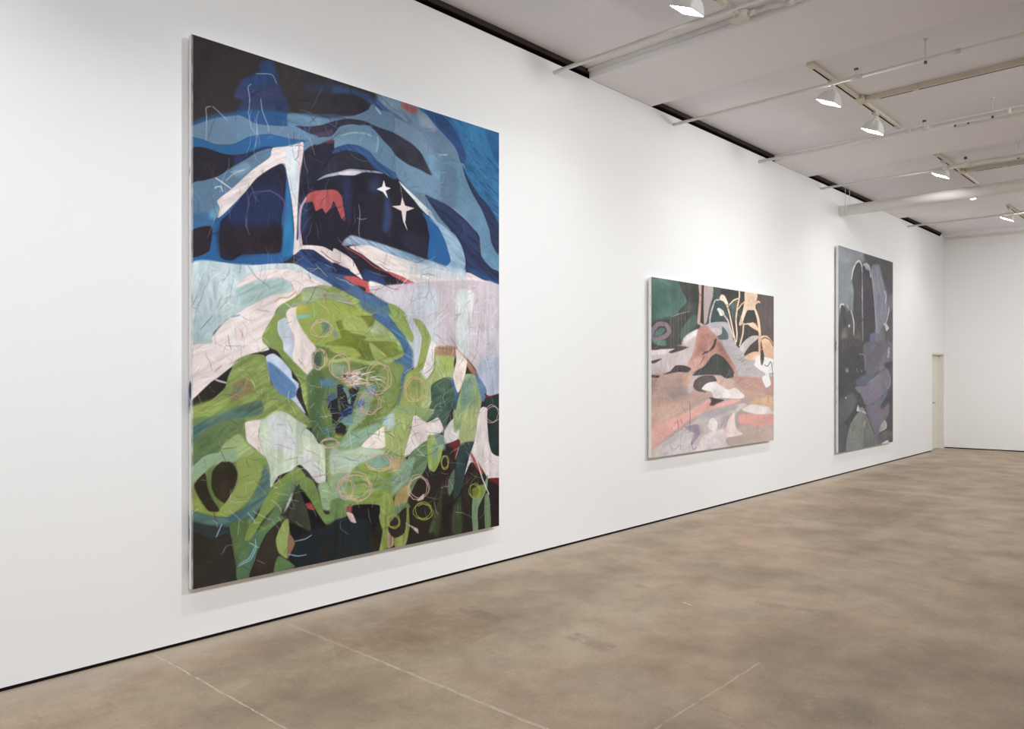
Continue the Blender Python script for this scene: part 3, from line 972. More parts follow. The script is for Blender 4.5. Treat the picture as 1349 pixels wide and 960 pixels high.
    P('D', [(0, 148), (32, 160), (62, 260), (76, 328), (56, 322), (20, 230), (0, 200)], (188, 74, 76), 1)
    P('D', [(318, 84), (329, 124), (362, 134), (329, 150), (343, 197), (312, 156), (274, 140), (308, 124)], (240, 238, 244), 0, 1, 2, .03, sharp=True)
    P('D', [(434, 190), (452, 244), (511, 260), (460, 279), (453, 350), (468, 402), (440, 342), (430, 276), (371, 247), (424, 243)], (230, 214, 212), 0, 1, 2, .03, sharp=True)
    S('D', [(422, 110), (430, 160), (436, 200)], 1.2, (150, 150, 170), .8)
    # windscreen right edge
    P('D', [(412, 88), (480, 150), (560, 230), (612, 280), (602, 308), (550, 262), (500, 197), (440, 130)], (214, 226, 232), 1)
    P('D', [(558, 288), (602, 312), (662, 382), (712, 482), (740, 582), (720, 618), (680, 608), (600, 582), (600, 500), (606, 430), (586, 340)], (28, 102, 172), 1, 1, 4, c2=(34, 86, 150))
    P('D', [(610, 270), (650, 340), (720, 390), (790, 450), (820, 520), (836, 600), (832, 668), (760, 672), (690, 640), (720, 618), (740, 585), (712, 480), (662, 380), (602, 308)], (128, 168, 198), 1, 1, 4, c2=(150, 184, 206))
    P('D', [(580, 175), (680, 220), (760, 270), (850, 350), (910, 430), (922, 520), (942, 580), (1000, 640), (1045, 662), (1045, 750), (960, 722), (880, 672), (830, 650), (836, 600), (816, 510), (770, 430), (680, 330), (610, 230)], (38, 48, 84), 1, 1, 4, c2=(40, 56, 100))
    P('D', [(835, 640), (900, 650), (1000, 710), (1045, 720), (1045, 752), (950, 722), (880, 678)], (32, 74, 134), 3, .9)
    # bonnet
    P('D', [(50, 480), (110, 430), (200, 455), (300, 482), (450, 534), (600, 586), (720, 626), (690, 645), (500, 615), (380, 575), (250, 515), (150, 495), (60, 497)], (112, 150, 184), 2, 1, 4, c2=(150, 172, 196))
    P('D', [(100, 505), (230, 495), (350, 545), (500, 600), (650, 640), (800, 670), (860, 668), (950, 716), (1045, 747), (1045, 790), (900, 782), (700, 765), (560, 748), (520, 737), (400, 682), (340, 662), (260, 612), (180, 552)], (229, 215, 212), 1, 1, 1)
    P('D', [(480, 590), (700, 630), (840, 665), (830, 720), (640, 700), (500, 640)], (196, 208, 218), 6, .7, 0)
    P('C', [(755, 690), (830, 688), (900, 698), (980, 738), (1060, 788), (1060, 835), (960, 802), (880, 747), (830, 716), (750, 712), (720, 732), (700, 742)], (228, 214, 212), 1)
    P('D', [(0, 512), (0, 395), (60, 470), (52, 490), (110, 530), (180, 572), (260, 642), (340, 672), (420, 692), (492, 727), (460, 752), (380, 742), (320, 722), (230, 662), (185, 702), (150, 640), (100, 572)], (36, 32, 46), 1)
    P('D', [(0, 512), (60, 543), (120, 588), (150, 640), (187, 712), (130, 672), (60, 627), (0, 606)], (229, 214, 212), 1)
    P('C', [(695, 745), (760, 713), (830, 716), (880, 748), (960, 803), (1060, 838), (1060, 890), (960, 864), (850, 844), (760, 804)], (36, 46, 88), 1, 1, 4, c2=(46, 76, 134))
    P('D', [(0, 605), (60, 630), (130, 676), (187, 714), (250, 722), (330, 752), (200, 722), (100, 692), (40, 688), (0, 690)], (34, 46, 92), 1)
    P('D', [(187, 705), (200, 645), (300, 682), (335, 742), (280, 742)], (36, 62, 118), 3, .9)
    P('D', [(0, 690), (130, 735), (200, 788), (330, 850), (310, 905), (200, 885), (100, 835), (0, 800)], (82, 108, 148), 2, 1, 4, c2=(64, 100, 150))
    P('C', [(705, 785), (760, 802), (850, 842), (960, 862), (1060, 882), (1060, 965), (960, 955), (830, 880), (760, 842)], (56, 88, 138), 2, 1, 4)
    P('D', [(60, 690), (130, 688), (190, 714), (330, 762), (430, 755), (330, 770), (235, 768), (240, 797), (205, 790), (200, 762), (130, 737)], (190, 76, 76), 1)
    P('D', [(338, 656), (430, 690), (522, 735), (480, 738), (380, 692)], (198, 84, 84), 1)
    S('D', [(50, 485), (110, 525), (180, 565), (260, 630), (340, 662)], 2.4, (178, 66, 78), .9)
    S('C', [(880, 720), (940, 770), (1000, 800)], 2.2, (140, 50, 66), .8)
    P('D', [(228, 720), (322, 748), (320, 792), (232, 772)], (224, 222, 228), 2)
    # --- left window and pillar
    P('C', [(60, 80), (150, 70), (250, 105), (348, 130), (320, 192), (230, 252), (150, 272), (60, 315)], (37, 34, 48), 1)
    P('C', [(340, 128), (420, 105), (520, 68), (570, 72), (480, 115), (400, 162), (340, 172)], (38, 50, 96), 2)
    P('C', [(60, 312), (150, 276), (240, 246), (330, 190), (400, 150), (480, 100), (570, 78), (565, 130), (450, 212), (330, 322), (240, 388), (232, 402), (246, 452), (200, 512), (190, 572), (60, 600)], (94, 130, 162), 1, 1, 3, c2=(78, 114, 150))
    P('C', [(60, 490), (180, 482), (230, 522), (190, 572), (60, 598)], (48, 96, 148), 5, .85, 1)
    P('C', [(185, 472), (240, 445), (246, 490), (215, 522), (182, 512)], (92, 154, 192), 3, .9)
    P('C', [(330, 200), (400, 160), (440, 190), (380, 260), (330, 250)], (120, 158, 190), 4, .8, 3)
    P('C', [(185, 560), (250, 500), (340, 420), (480, 290), (645, 165), (670, 250), (692, 400), (708, 600), (708, 742), (610, 802), (400, 812), (60, 802), (60, 750), (178, 722)], (28, 96, 160), 1, 1, 0, c2=(32, 84, 146))
    P('C', [(640, 172), (660, 200), (662, 270), (650, 400), (630, 520), (625, 722), (500, 737), (380, 742), (320, 782), (244, 757), (246, 545), (300, 488), (400, 360), (520, 240), (590, 195)], (31, 36, 66), 1)
    P('C', [(252, 568), (635, 570), (628, 722), (500, 728), (320, 755), (248, 742)], (37, 30, 38), 8, .95)
    P('C', [(620, 190), (655, 200), (650, 330), (600, 300)], (38, 32, 44), 6, .8)
    P('C', [(330, 400), (460, 320), (600, 300), (630, 400), (600, 540), (400, 560), (300, 540)], (30, 52, 106), 14, .55, 0)
    P('C', [(60, 597), (192, 565), (182, 690), (150, 737), (60, 755)], (40, 34, 42), 1)
    P('C', [(230, 402), (330, 320), (450, 210), (562, 130), (580, 75), (690, 58), (768, 38), (768, 130), (746, 260), (735, 400), (735, 500), (757, 640), (762, 692), (740, 722), (705, 740), (712, 600), (697, 420), (672, 260), (656, 175), (625, 170), (560, 203), (480, 258), (400, 348), (330, 428), (270, 488), (230, 513), (245, 452)], (227, 214, 213), 1, 1, 3)
    P('C', [(665, 72), (720, 58), (742, 150), (737, 300), (725, 432), (702, 402), (678, 260), (660, 170)], (202, 214, 224), 4, .9, 0)
    P('C', [(735, 50), (762, 45), (758, 150), (742, 270), (738, 160)], (224, 194, 200), 2, .8, 0)
    P('C', [(280, 400), (340, 370), (350, 400), (300, 430)], (210, 205, 210), 4, .7)
    P('C', [(664, 272), (690, 400), (706, 620), (702, 732), (640, 752), (642, 600), (662, 420)], (32, 116, 180), 2, 1, 0)
    P('C', [(735, 440), (752, 430), (746, 560), (736, 648), (727, 640)], (58, 80, 134), 1)
    S('C', [(790, 385), (755, 450), (745, 560), (750, 690)], 4, (206, 168, 184), .9)
    # --- middle band: pale field left
    P('C', [(60, 800), (250, 795), (400, 812), (700, 800), (800, 850), (950, 965), (60, 965)], (190, 206, 214), 1, 1, 0)
    P('E', [(55, -60), (300, -60), (460, -50), (420, 30), (340, 85), (480, 60), (600, 30), (700, 60), (700, 110), (600, 140), (480, 190), (380, 250), (280, 300), (200, 375), (190, 440), (120, 470), (50, 474)], (178, 202, 210), 2, 1, 0, c2=(192, 208, 214))
    P('E', [(55, 300), (180, 260), (300, 280), (200, 375), (190, 440), (120, 468), (55, 474)], (168, 194, 202), 6, .8)
    P('E', [(330, 90), (470, 70), (560, 42), (640, 40), (692, 75), (660, 112), (560, 142), (420, 202), (300, 270), (380, 180)], (160, 192, 192), 3, .9, 3)
    S('E', [(60, 470), (120, 468), (190, 440)], 3, (120, 168, 170), .8)
    P('E', [(50, 475), (185, 440), (192, 402), (280, 302), (420, 212), (560, 142), (690, 110), (702, 80), (660, 40), (600, 28), (480, 48), (340, 88), (430, 8), (560, -25), (700, -25), (800, 8), (860, 48), (968, 100), (860, 88), (770, 92), (762, 130), (768, 165), (700, 192), (620, 207), (592, 242), (572, 332), (512, 412), (552, 482), (430, 512), (310, 592), (220, 668), (50, 815)], (227, 213, 210), 1, 1, 3, c2=(222, 208, 208))
    P('E', [(300, 330), (420, 260), (520, 230), (560, 300), (430, 360), (320, 430)], (218, 206, 208), 6, .7, 3)
    S('E', [(310, 275), (370, 262)], 3, (120, 165, 200), .8)
    S('E', [(280, 457), (380, 458)], 2, (140, 175, 205), .8)
    S('E', [(590, 180), (620, 155), (680, 150), (720, 115)], 2.5, (190, 155, 90), .7)
    # pale field right
    P('F', [(240, -10), (1010, -20), (1010, 660), (900, 630), (860, 490), (740, 360), (620, 360), (600, 490), (540, 570), (500, 550), (480, 440), (480, 300), (430, 150), (330, 90)], (204, 194, 204), 2, 1, 0, c2=(198, 184, 196))
    P('F', [(480, 10), (632, 20), (626, 300), (602, 480), (540, 560), (500, 510), (520, 300), (480, 180)], (196, 208, 219), 4, .9, 0)
    P('F', [(300, 20), (480, 20), (480, 180), (430, 140), (330, 90)], (206, 200, 212), 4, .8, 0)
    P('F', [(740, 20), (842, 20), (812, 160), (812, 400), (740, 352)], (208, 220, 222), 2, .95, 0)
    P('F', [(800, 20), (845, 20), (830, 200), (818, 160)], (225, 226, 226), 1, .8, 0)
    P('F', [(860, 500), (900, 420), (1005, 380), (1005, 650), (940, 632), (900, 560)], (172, 184, 206), 3, 1, 0)
    P('F', [(880, 260), (1005, 260), (1005, 400), (890, 420)], (206, 200, 210), 5, .7, 0)
    P('F', [(620, 300), (740, 300), (740, 355), (620, 360)], (196, 176, 188), 5, .6)
    S('F', [(545, 200), (590, 155), (650, 150), (720, 165)], 4, (222, 186, 190), .8)
    # --- the green hill
    P('O', [(370, 402), (384, 394), (400, 384), (420, 376), (440, 377), (455, 384), (475, 395), (500, 405), (515, 400), (530, 408), (542, 425), (548, 450), (547, 475), (542, 490), (536, 512), (532, 550), (522, 577), (505, 592), (480, 602), (455, 602), (440, 592), (425, 572), (410, 552), (400, 527), (395, 502), (375, 472), (363, 460), (348, 452), (347, 440), (358, 420)], (140, 162, 76), 1, 1, 3, c2=(156, 176, 92))
    P('E', [(770, 122), (830, 85), (960, 110), (1060, 160), (1060, 205), (930, 172), (860, 172), (770, 182)], (142, 162, 128), 3, 1, 1)
    P('E', [(510, 410), (560, 340), (600, 250), (640, 210), (660, 260), (610, 300), (610, 370), (645, 430), (630, 490), (560, 470)], (142, 164, 78), 1, 1, 3, c2=(120, 146, 80))
    P('E', [(600, 240), (640, 205), (720, 185), (770, 170), (740, 200), (660, 230), (640, 260)], (120, 148, 110), 2, .9)
    P('E', [(735, 250), (820, 260), (800, 280), (735, 280)], (104, 172, 176), 3, .8, 1)
    P('E', [(610, 302), (660, 278), (692, 330), (717, 400), (714, 480), (702, 542), (650, 492), (640, 432), (608, 370)], (190, 206, 221), 1)
    P('E', [(680, 320), (717, 390), (712, 482), (690, 502), (690, 420)], (186, 184, 212), 2)
    P('E', [(662, 252), (700, 205), (737, 203), (730, 260), (742, 310), (792, 390), (853, 472), (832, 522), (827, 602), (790, 638), (740, 582), (700, 542), (712, 450), (712, 400), (682, 330)], (227, 212, 209), 1, 1, 0)
    P('E', [(530, 530), (580, 508), (640, 548), (692, 610), (702, 660), (742, 700), (722, 770), (782, 885), (720, 842), (680, 792), (600, 742), (570, 682), (545, 602)], (184, 198, 218), 1)
    P('E', [(620, 470), (660, 500), (740, 590), (800, 650), (820, 740), (770, 700), (690, 600), (630, 530)], (122, 144, 70), 2, 1, 4)
    P('E', [(310, 595), (350, 545), (430, 513), (522, 520), (545, 602), (570, 702), (640, 762), (700, 802), (780, 892), (850, 970), (40, 970), (50, 850), (180, 802), (270, 722), (290, 642)], (128, 150, 72), 1, 1, 3, c2=(142, 162, 86))
    P('E', [(540, 560), (600, 588), (660, 640), (722, 710), (722, 772), (680, 792), (610, 747), (565, 682)], (96, 142, 188), 2, 1, 4, c2=(78, 116, 168))
    P('E', [(50, 815), (180, 690), (225, 660), (315, 592), (290, 652), (270, 722), (200, 782), (130, 827), (50, 845)], (48, 45, 40), 1)
    S('E', [(212, 670), (240, 680), (285, 692)], 3, (220, 205, 200), .9)
    P('E', [(330, 690), (430, 670), (452, 740), (400, 772), (315, 818), (320, 722)], (142, 126, 80), 2, 1, 1)
    P('E', [(330, 720), (380, 720), (380, 745), (330, 750)], (110, 140, 130), 3, .7)
    P('E', [(40, 850), (180, 800), (290, 780), (300, 830), (200, 880), (40, 930)], (150, 172, 84), 3, .8, 3)
    P('E', [(110, 965), (250, 890), (380, 830), (500, 803), (528, 837), (500, 882), (420, 892), (330, 922), (200, 970)], (76, 102, 78), 2, 1, 3, c2=(90, 122, 96))
    P('E', [(240, 890), (330, 860), (330, 900), (230, 930)], (84, 140, 130), 5, .6)
    P('E', [(420, 945), (440, 930), (530, 915), (580, 878), (640, 873), (700, 910), (790, 970), (420, 970)], (206, 213, 203), 2)
    # rings of grass on the right of the hill
    P('F', [(-20, 30), (80, 70), (150, 110), (240, 150), (345, 165), (420, 290), (440, 400), (380, 442), (300, 472), (200, 452), (100, 452), (-20, 420)], (152, 174, 86), 2, 1, 1, c2=(164, 186, 104))
    P('F', [(130, 165), (250, 168), (225, 232), (180, 217)], (98, 118, 46), 2, .9, 4)
    P('F', [(0, 210), (30, 200), (60, 258), (200, 270), (130, 292), (0, 320)], (108, 130, 52), 2, .9, 4)
    P('F', [(0, 330), (130, 300), (220, 330), (260, 420), (200, 432), (100, 402), (0, 362)], (104, 124, 48), 2, .95, 1)
    P('F', [(230, 322), (330, 345), (425, 380), (300, 420), (260, 400)], (116, 138, 58), 2, .9, 4)
    P('F', [(60, 200), (150, 160), (180, 240), (120, 260)], (170, 190, 112), 3, .7)
    P('F', [(150, 70), (330, 90), (390, 130), (330, 150), (200, 140)], (66, 108, 150), 3, .8, 4)
    P('F', [(230, 160), (320, 148), (380, 230), (440, 300), (482, 380), (482, 470), (440, 512), (430, 602), (400, 702), (370, 792), (375, 600), (400, 502), (355, 440), (425, 402), (400, 322), (330, 242)], (66, 106, 152), 1, 1, 4, c2=(78, 124, 166))
    P('F', [(430, 130), (500, 200), (520, 300), (500, 440), (478, 470), (480, 380), (440, 300), (450, 220)], (190, 202, 218), 3, .9, 0)
    P('F', [(330, 93), (390, 110), (440, 198), (482, 290), (472, 322), (430, 282), (370, 192)], (150, 174, 88), 1, 1, 4)
    # lower greens right of centre
    P('F', [(100, 830), (200, 702), (280, 562), (400, 540), (385, 702), (300, 802), (200, 882), (100, 922), (0, 935)], (126, 152, 88), 2, .95, 3, c2=(108, 138, 78))
    P('F', [(130, 680), (200, 640), (290, 560), (300, 640), (230, 760), (130, 850)], (150, 176, 128), 3, .8, 3)
    P('F', [(480, 183), (530, 195), (572, 260), (587, 300), (562, 400), (540, 480), (480, 522), (432, 622), (402, 722), (382, 802), (420, 850), (430, 970), (290, 970), (320, 850), (370, 762), (410, 642), (440, 512), (500, 470), (520, 400), (532, 300), (510, 240)], (152, 172, 88), 1, 1, 0, c2=(138, 160, 74))
    P('F', [(590, 320), (620, 350), (600, 490), (540, 570), (520, 550), (560, 420)], (226, 222, 224), 1, .95, 0)
    P('F', [(610, 362), (660, 350), (742, 355), (722, 450), (732, 560), (700, 642), (560, 760), (480, 800), (430, 760), (460, 620), (540, 560), (600, 500)], (156, 176, 100), 1, 1, 0, c2=(166, 186, 128))
    P('F', [(440, 520), (520, 500), (560, 560), (540, 680), (450, 760), (400, 720)], (158, 176, 92), 3, .9, 0)
    P('F', [(620, 352), (742, 350), (732, 412), (680, 402), (618, 402)], (168, 122, 92), 3, .9, 0)
    P('F', [(650, 400), (720, 420), (715, 500), (640, 480)], (160, 176, 84), 4, .8)
    P('F', [(590, 580), (680, 533), (742, 560), (742, 640), (712, 722), (660, 868), (640, 792), (602, 782), (572, 808), (558, 760), (590, 682)], (60, 88, 76), 1, 1, 3, c2=(76, 104, 84))
    P('F', [(700, 540), (742, 560), (762, 600), (742, 682), (720, 762), (730, 640)], (68, 104, 152), 2, .9)
    P('F', [(800, 420), (862, 502), (845, 525), (805, 465)], (178, 122, 98), 2)
    P('F', [(780, 520), (852, 520), (892, 622), (892, 682), (832, 970), (740, 970), (720, 822), (740, 702), (760, 622)], (142, 166, 112), 1, 1, 0, c2=(158, 178, 128))
    P('F', [(770, 560), (852, 540), (832, 642), (780, 742)], (112, 152, 134), 4, .8)
    P('F', [(740, 360), (802, 420), (792, 520), (750, 626), (720, 532), (738, 440)], (230, 214, 206), 1)
    S('F', [(738, 357), (800, 425), (850, 508)], 2, (196, 132, 84), .9)
    P('F', [(850, 508), (902, 570), (922, 622), (900, 682), (870, 580)], (92, 128, 168), 1)
    P('F', [(908, 630), (940, 645), (1005, 630), (1005, 670), (930, 662)], (132, 30, 44), 1)
    P('F', [(920, 662), (1005, 655), (1005, 970), (945, 970), (935, 800), (918, 722)], (38, 54, 52), 1)
    # grass folds, closer
    P('K', [(110, 300), (250, 260), (360, 205), (560, 190), (760, 300), (880, 370), (960, 400), (900, 520), (700, 620), (420, 720), (300, 720), (180, 580), (110, 440)], (158, 174, 78), 2, 1, 1, c2=(148, 166, 74))
    P('K', [(150, 130), (200, 80), (320, 65), (470, 110), (640, 180), (780, 290), (600, 240), (480, 200), (350, 210), (240, 260), (150, 280), (0, 310), (60, 250), (160, 230)], (142, 164, 132), 1, 1, 1, c2=(156, 174, 124))
    P('K', [(110, 290), (200, 270), (230, 340), (110, 385)], (176, 172, 64), 3, .8)
    P('K', [(770, 405), (980, 400), (960, 480), (905, 550), (850, 460)], (122, 134, 56), 1, .95, 4)
    P('K', [(550, 470), (630, 450), (660, 540), (740, 600), (900, 645), (820, 690), (640, 680), (600, 580)], (122, 138, 50), 1, .95, 4)
    P('K', [(625, 480), (660, 410), (760, 400), (860, 440), (920, 540), (900, 630), (760, 600), (660, 550)], (166, 182, 96), 2, 1, 1)
    P('K', [(420, 720), (520, 690), (660, 675), (820, 690), (940, 700), (860, 760), (700, 760), (520, 740)], (124, 140, 48), 1, 1, 1)
    P('K', [(440, 745), (640, 745), (760, 770), (840, 850), (760, 870), (560, 820)], (160, 174, 78), 2, 1, 1)
    P('K', [(330, 755), (440, 760), (560, 830), (720, 860), (600, 890), (500, 900), (400, 850)], (106, 122, 58), 2, .95, 1)
    P('K', [(940, 700), (1240, 710), (1240, 850), (1130, 850)], (122, 138, 50), 1, .95, 4)
    P('K', [(930, 720), (970, 720), (1130, 850), (1060, 960), (1020, 940), (960, 820)], (164, 182, 92), 1, 1, 4)
    P('K', [(380, 480), (430, 455), (490, 500), (490, 560), (430, 600), (390, 560)], (112, 140, 124), 2, .9, 4)
    P('K', [(510, 560), (560, 580), (580, 640), (540, 650)], (120, 150, 150), 2, .8)
    P('K', [(105, 390), (230, 380), (330, 385), (220, 415), (110, 435)], (118, 186, 186), 2, .9, 1)
    P('K', [(920, 560), (1060, 480), (1130, 560), (1100, 600), (1000, 610)], (176, 192, 150), 3, .9)
    # --- foot of the hill, left
    P('G', [(75, -20), (380, -20), (440, 130), (490, 180), (508, 300), (480, 382), (420, 482), (380, 602), (330, 562), (290, 482), (75, 440)], (122, 146, 78), 2, 1, 3, c2=(104, 130, 76))
    P('G', [(75, 80), (200, 20), (330, 60), (380, 100), (240, 132), (75, 225)], (92, 116, 72), 3, .9, 3, c2=(82, 112, 90))
    P('G', [(75, 20), (140, -5), (200, -5), (75, 95)], (84, 120, 112), 3, .9, 3)
    P('G', [(75, 262), (200, 180), (300, 158), (385, 148), (330, 192), (200, 212), (100, 302), (75, 300)], (152, 180, 154), 2, 1, 3)
    P('G', [(240, 130), (340, 60), (400, 110), (440, 150), (300, 160)], (158, 178, 96), 3, .9)
    P('G', [(330, 190), (440, 128), (482, 180), (462, 260), (402, 382), (300, 472), (200, 472), (240, 440), (320, 332), (337, 260)], (152, 172, 84), 1, 1, 3, c2=(138, 160, 82))
    P('G', [(75, 300), (110, 300), (180, 440), (240, 450), (290, 482), (200, 482), (75, 440)], (140, 160, 72), 2)
    P('G', [(262, 185), (312, 208), (332, 260), (312, 332), (264, 412), (213, 372), (193, 310), (202, 240)], (52, 46, 36), 1)
    P('G', [(160, 252), (176, 330), (202, 390), (237, 452), (178, 452), (128, 382), (103, 312)], (52, 46, 36), 1)
    P('G', [(180, 240), (195, 250), (195, 330), (215, 380), (262, 415), (230, 430), (195, 380), (172, 310)], (104, 130, 66), 1)
    P('G', [(75, 448), (200, 480), (290, 482), (400, 410), (470, 300), (490, 178), (508, 250), (498, 372), (422, 472), (330, 532), (200, 532), (75, 505)], (68, 106, 106), 2, 1, 1, c2=(82, 120, 112))
    P('G', [(75, 505), (200, 538), (300, 560), (200, 602), (75, 600)], (48, 60, 62), 3)
    P('G', [(75, 575), (200, 602), (270, 570), (302, 622), (322, 722), (332, 802), (312, 820), (75, 880)], (52, 46, 40), 1)
    P('G', [(290, 520), (370, 488), (390, 560), (335, 702), (328, 745), (300, 602)], (86, 112, 62), 1, 1, 0)
    P('G', [(360, 610), (430, 560), (470, 540), (562, 490), (480, 582), (432, 682), (402, 800), (333, 818), (328, 742)], (76, 116, 96), 1, 1, 0, c2=(84, 112, 66))
    P('G', [(500, 335), (600, 250), (650, 218), (692, 270), (640, 302), (602, 352), (480, 482), (402, 602), (368, 604), (390, 540), (440, 470)], (132, 156, 68), 1, 1, 3, c2=(118, 144, 66))
    P('G', [(600, 300), (650, 300), (610, 380), (560, 470), (600, 490), (520, 540), (440, 560), (520, 440)], (100, 132, 84), 3, .9, 3)
    # rings at the left, closer
    P('L', [(0, 160), (160, 60), (330, 20), (560, 10), (590, 20), (440, 60), (260, 90), (120, 170), (0, 290)], (72, 112, 116), 2, .95, 3, c2=(90, 124, 100))
    P('L', [(0, 290), (120, 170), (260, 90), (440, 70), (430, 170), (330, 220), (200, 300), (0, 420)], (112, 136, 82), 2, .95, 3, c2=(92, 118, 74))
    P('L', [(60, 240), (160, 200), (180, 250), (90, 330)], (84, 108, 70), 4, .8)
    P('L', [(0, 480), (120, 360), (260, 330), (370, 310), (380, 370), (300, 410), (220, 410), (120, 490), (40, 560), (0, 575)], (150, 182, 150), 1, 1, 3, c2=(136, 170, 130))
    P('L', [(250, 300), (340, 210), (400, 190), (450, 260), (520, 330), (380, 380), (370, 310)], (160, 184, 120), 2, .95, 3)
    P('L', [(520, 310), (570, 340), (620, 420), (630, 540), (600, 480), (540, 400)], (140, 166, 84), 2, .95)
    P('L', [(440, 100), (480, 85), (570, 80), (550, 160), (550, 230), (600, 370), (530, 310), (460, 250), (445, 180)], (226, 212, 208), 1)
    P('L', [(570, 90), (640, 40), (720, 10), (800, 40), (900, 120), (980, 190), (1020, 260), (1075, 290), (1075, 570), (1010, 575), (940, 490), (870, 430), (800, 480), (700, 520), (640, 610), (632, 460), (600, 370), (550, 240), (555, 150)], (190, 208, 178), 1, 1, 0, c2=(202, 214, 192))
    P('L', [(620, 90), (700, 30), (780, 60), (800, 130), (840, 240), (840, 370), (700, 300), (640, 290), (640, 180)], (216, 214, 218), 3, .95, 0, c2=(204, 212, 216))
    P('L', [(850, 380), (940, 330), (1010, 430), (1070, 520), (1075, 575), (1010, 575), (940, 480)], (212, 212, 216), 4, .85)
    P('L', [(300, 840), (420, 780), (500, 680), (560, 560), (575, 480), (600, 430), (632, 540), (610, 680), (520, 800), (420, 860), (320, 890)], (74, 112, 118), 2, .95, 3, c2=(90, 124, 104))
    P('G', [(760, 312), (880, 280), (925, 290), (925, 425), (850, 447), (785, 442), (768, 382)], (142, 172, 142), 2, 1, 1, c2=(152, 182, 130))
    P('G', [(690, 270), (735, 300), (772, 402), (802, 470), (925, 430), (925, 492), (880, 502), (800, 528), (730, 422), (680, 342), (640, 312)], (116, 146, 74), 1, 1, 1)
    P('G', [(622, 350), (612, 400), (578, 465), (598, 400)], (216, 216, 206), 2)
    P('G', [(655, 308), (682, 400), (712, 482), (718, 562), (608, 492), (630, 400)], (62, 68, 50), 1)
    P('G', [(662, 342), (720, 400), (800, 528), (880, 510), (925, 488), (925, 700), (640, 750), (610, 682), (625, 602), (608, 515), (718, 564), (702, 450)], (28, 24, 27), 1)
    P('G', [(640, 600), (760, 540), (925, 497), (925, 700), (635, 750)], (38, 46, 50), 3, .9, 0, c2=(30, 36, 40))
    P('G', [(690, 415), (720, 408), (742, 442), (710, 442)], (172, 62, 62), 1)
    P('G', [(594, 492), (542, 590), (552, 690), (530, 780), (395, 806), (430, 702), (480, 590), (540, 517)], (56, 48, 39), 1)
    P('G', [(580, 503), (606, 500), (606, 602), (600, 702), (550, 672), (536, 602)], (142, 163, 82), 1)
    P('G', [(605, 578), (637, 620), (598, 702)], (134, 98, 74), 1)
    P('G', [(550, 690), (637, 747), (526, 782)], (92, 127, 77), 1)
    # --- foot of the hill, right
    P('H', [(0, 640), (110, 560), (250, 540), (530, 340), (640, 220), (720, 170), (810, 180), (890, 240), (960, 400), (960, 680), (0, 870)], (47, 42, 35), 2, 1, 0, c2=(40, 36, 32))
    P('H', [(-15, 0), (560, -10), (540, 60), (460, 150), (412, 250), (430, 320), (400, 420), (335, 520), (345, 600), (200, 570), (100, 552), (60, 622), (-15, 640)], (152, 176, 116), 2, .9, 3, c2=(138, 166, 98))
    P('H', [(-15, 225), (60, 230), (150, 210), (300, 240), (170, 302), (100, 372), (-15, 375)], (178, 202, 182), 4, .95, 1)
    P('H', [(0, 60), (60, 60), (150, 30), (290, 60), (165, 205), (40, 230), (0, 190)], (130, 158, 106), 4, .8, 3)
    P('H', [(-15, 380), (80, 360), (110, 440), (60, 520), (-15, 520)], (148, 176, 140), 3, .9)
    P('H', [(-15, 520), (80, 500), (150, 545), (60, 620), (-15, 640)], (112, 146, 80), 2)
    P('H', [(100, 350), (180, 300), (320, 320), (335, 470), (255, 542), (150, 552), (75, 502)], (126, 152, 68), 2, 1, 1, c2=(138, 164, 84))
    P('H', [(195, 300), (260, 258), (330, 290), (260, 342)], (132, 167, 148), 2)
    # the eye in the grass, closer
    P('I', [(100, 250), (240, 200), (420, 150), (640, 200), (780, 220), (840, 330), (800, 480), (700, 600), (560, 720), (420, 800), (340, 790), (200, 800), (140, 700), (100, 560), (90, 400)], (116, 138, 68), 4, 1, 0, c2=(98, 122, 62))
    P('I', [(640, 180), (800, 160), (860, 200), (820, 330), (800, 460), (720, 560), (620, 640), (640, 500), (690, 360)], (140, 158, 78), 3, .95, 0, c2=(124, 144, 72))
    P('I', [(110, 240), (200, 230), (240, 360), (200, 520), (210, 640), (330, 770), (200, 800), (130, 680), (100, 520)], (84, 106, 58), 4, .9, 0, c2=(70, 104, 72))
    P('I', [(560, 560), (640, 460), (680, 480), (660, 580), (560, 690), (480, 720), (520, 640)], (110, 132, 62), 3, .95, 3)
    P('I', [(440, 640), (480, 520), (520, 400), (590, 360), (640, 400), (600, 480), (540, 600), (450, 700), (410, 720)], (160, 180, 142), 3, .9, 0, c2=(136, 164, 120))
    P('I', [(560, 370), (600, 330), (640, 370), (620, 420), (570, 410)], (96, 150, 184), 3, .9)
    P('I', [(400, 730), (520, 690), (660, 640), (600, 740), (480, 820), (340, 830)], (140, 176, 152), 3, .9, 3)
    P('I', [(690, 600), (780, 570), (770, 680), (700, 690)], (170, 198, 206), 4, .85, 0)
    P('I', [(135, 90), (200, 80), (215, 150), (190, 200), (140, 200)], (74, 100, 80), 2, .95)
    P('I', [(280, 180), (400, 190), (400, 250), (300, 270)], (150, 172, 150), 4, .7)
    P('I', [(180, 290), (320, 300), (330, 350), (250, 370), (190, 340)], (74, 124, 170), 5, .75)
    P('I', [(240, 420), (320, 400), (310, 480), (250, 500)], (60, 84, 140), 4, .8)
    P('I', [(255, 520), (280, 470), (330, 440), (330, 350), (370, 340), (410, 420), (430, 370), (500, 360), (470, 450), (440, 540), (440, 590), (350, 600), (320, 650), (290, 640), (285, 570)], (38, 38, 44), 1, 1, 0)
    P('I', [(370, 365), (400, 365), (430, 430), (435, 490), (415, 480), (400, 420)], (112, 146, 140), 1)
    P('I', [(330, 440), (350, 470), (360, 550), (340, 540)], (88, 112, 70), 2, .9)
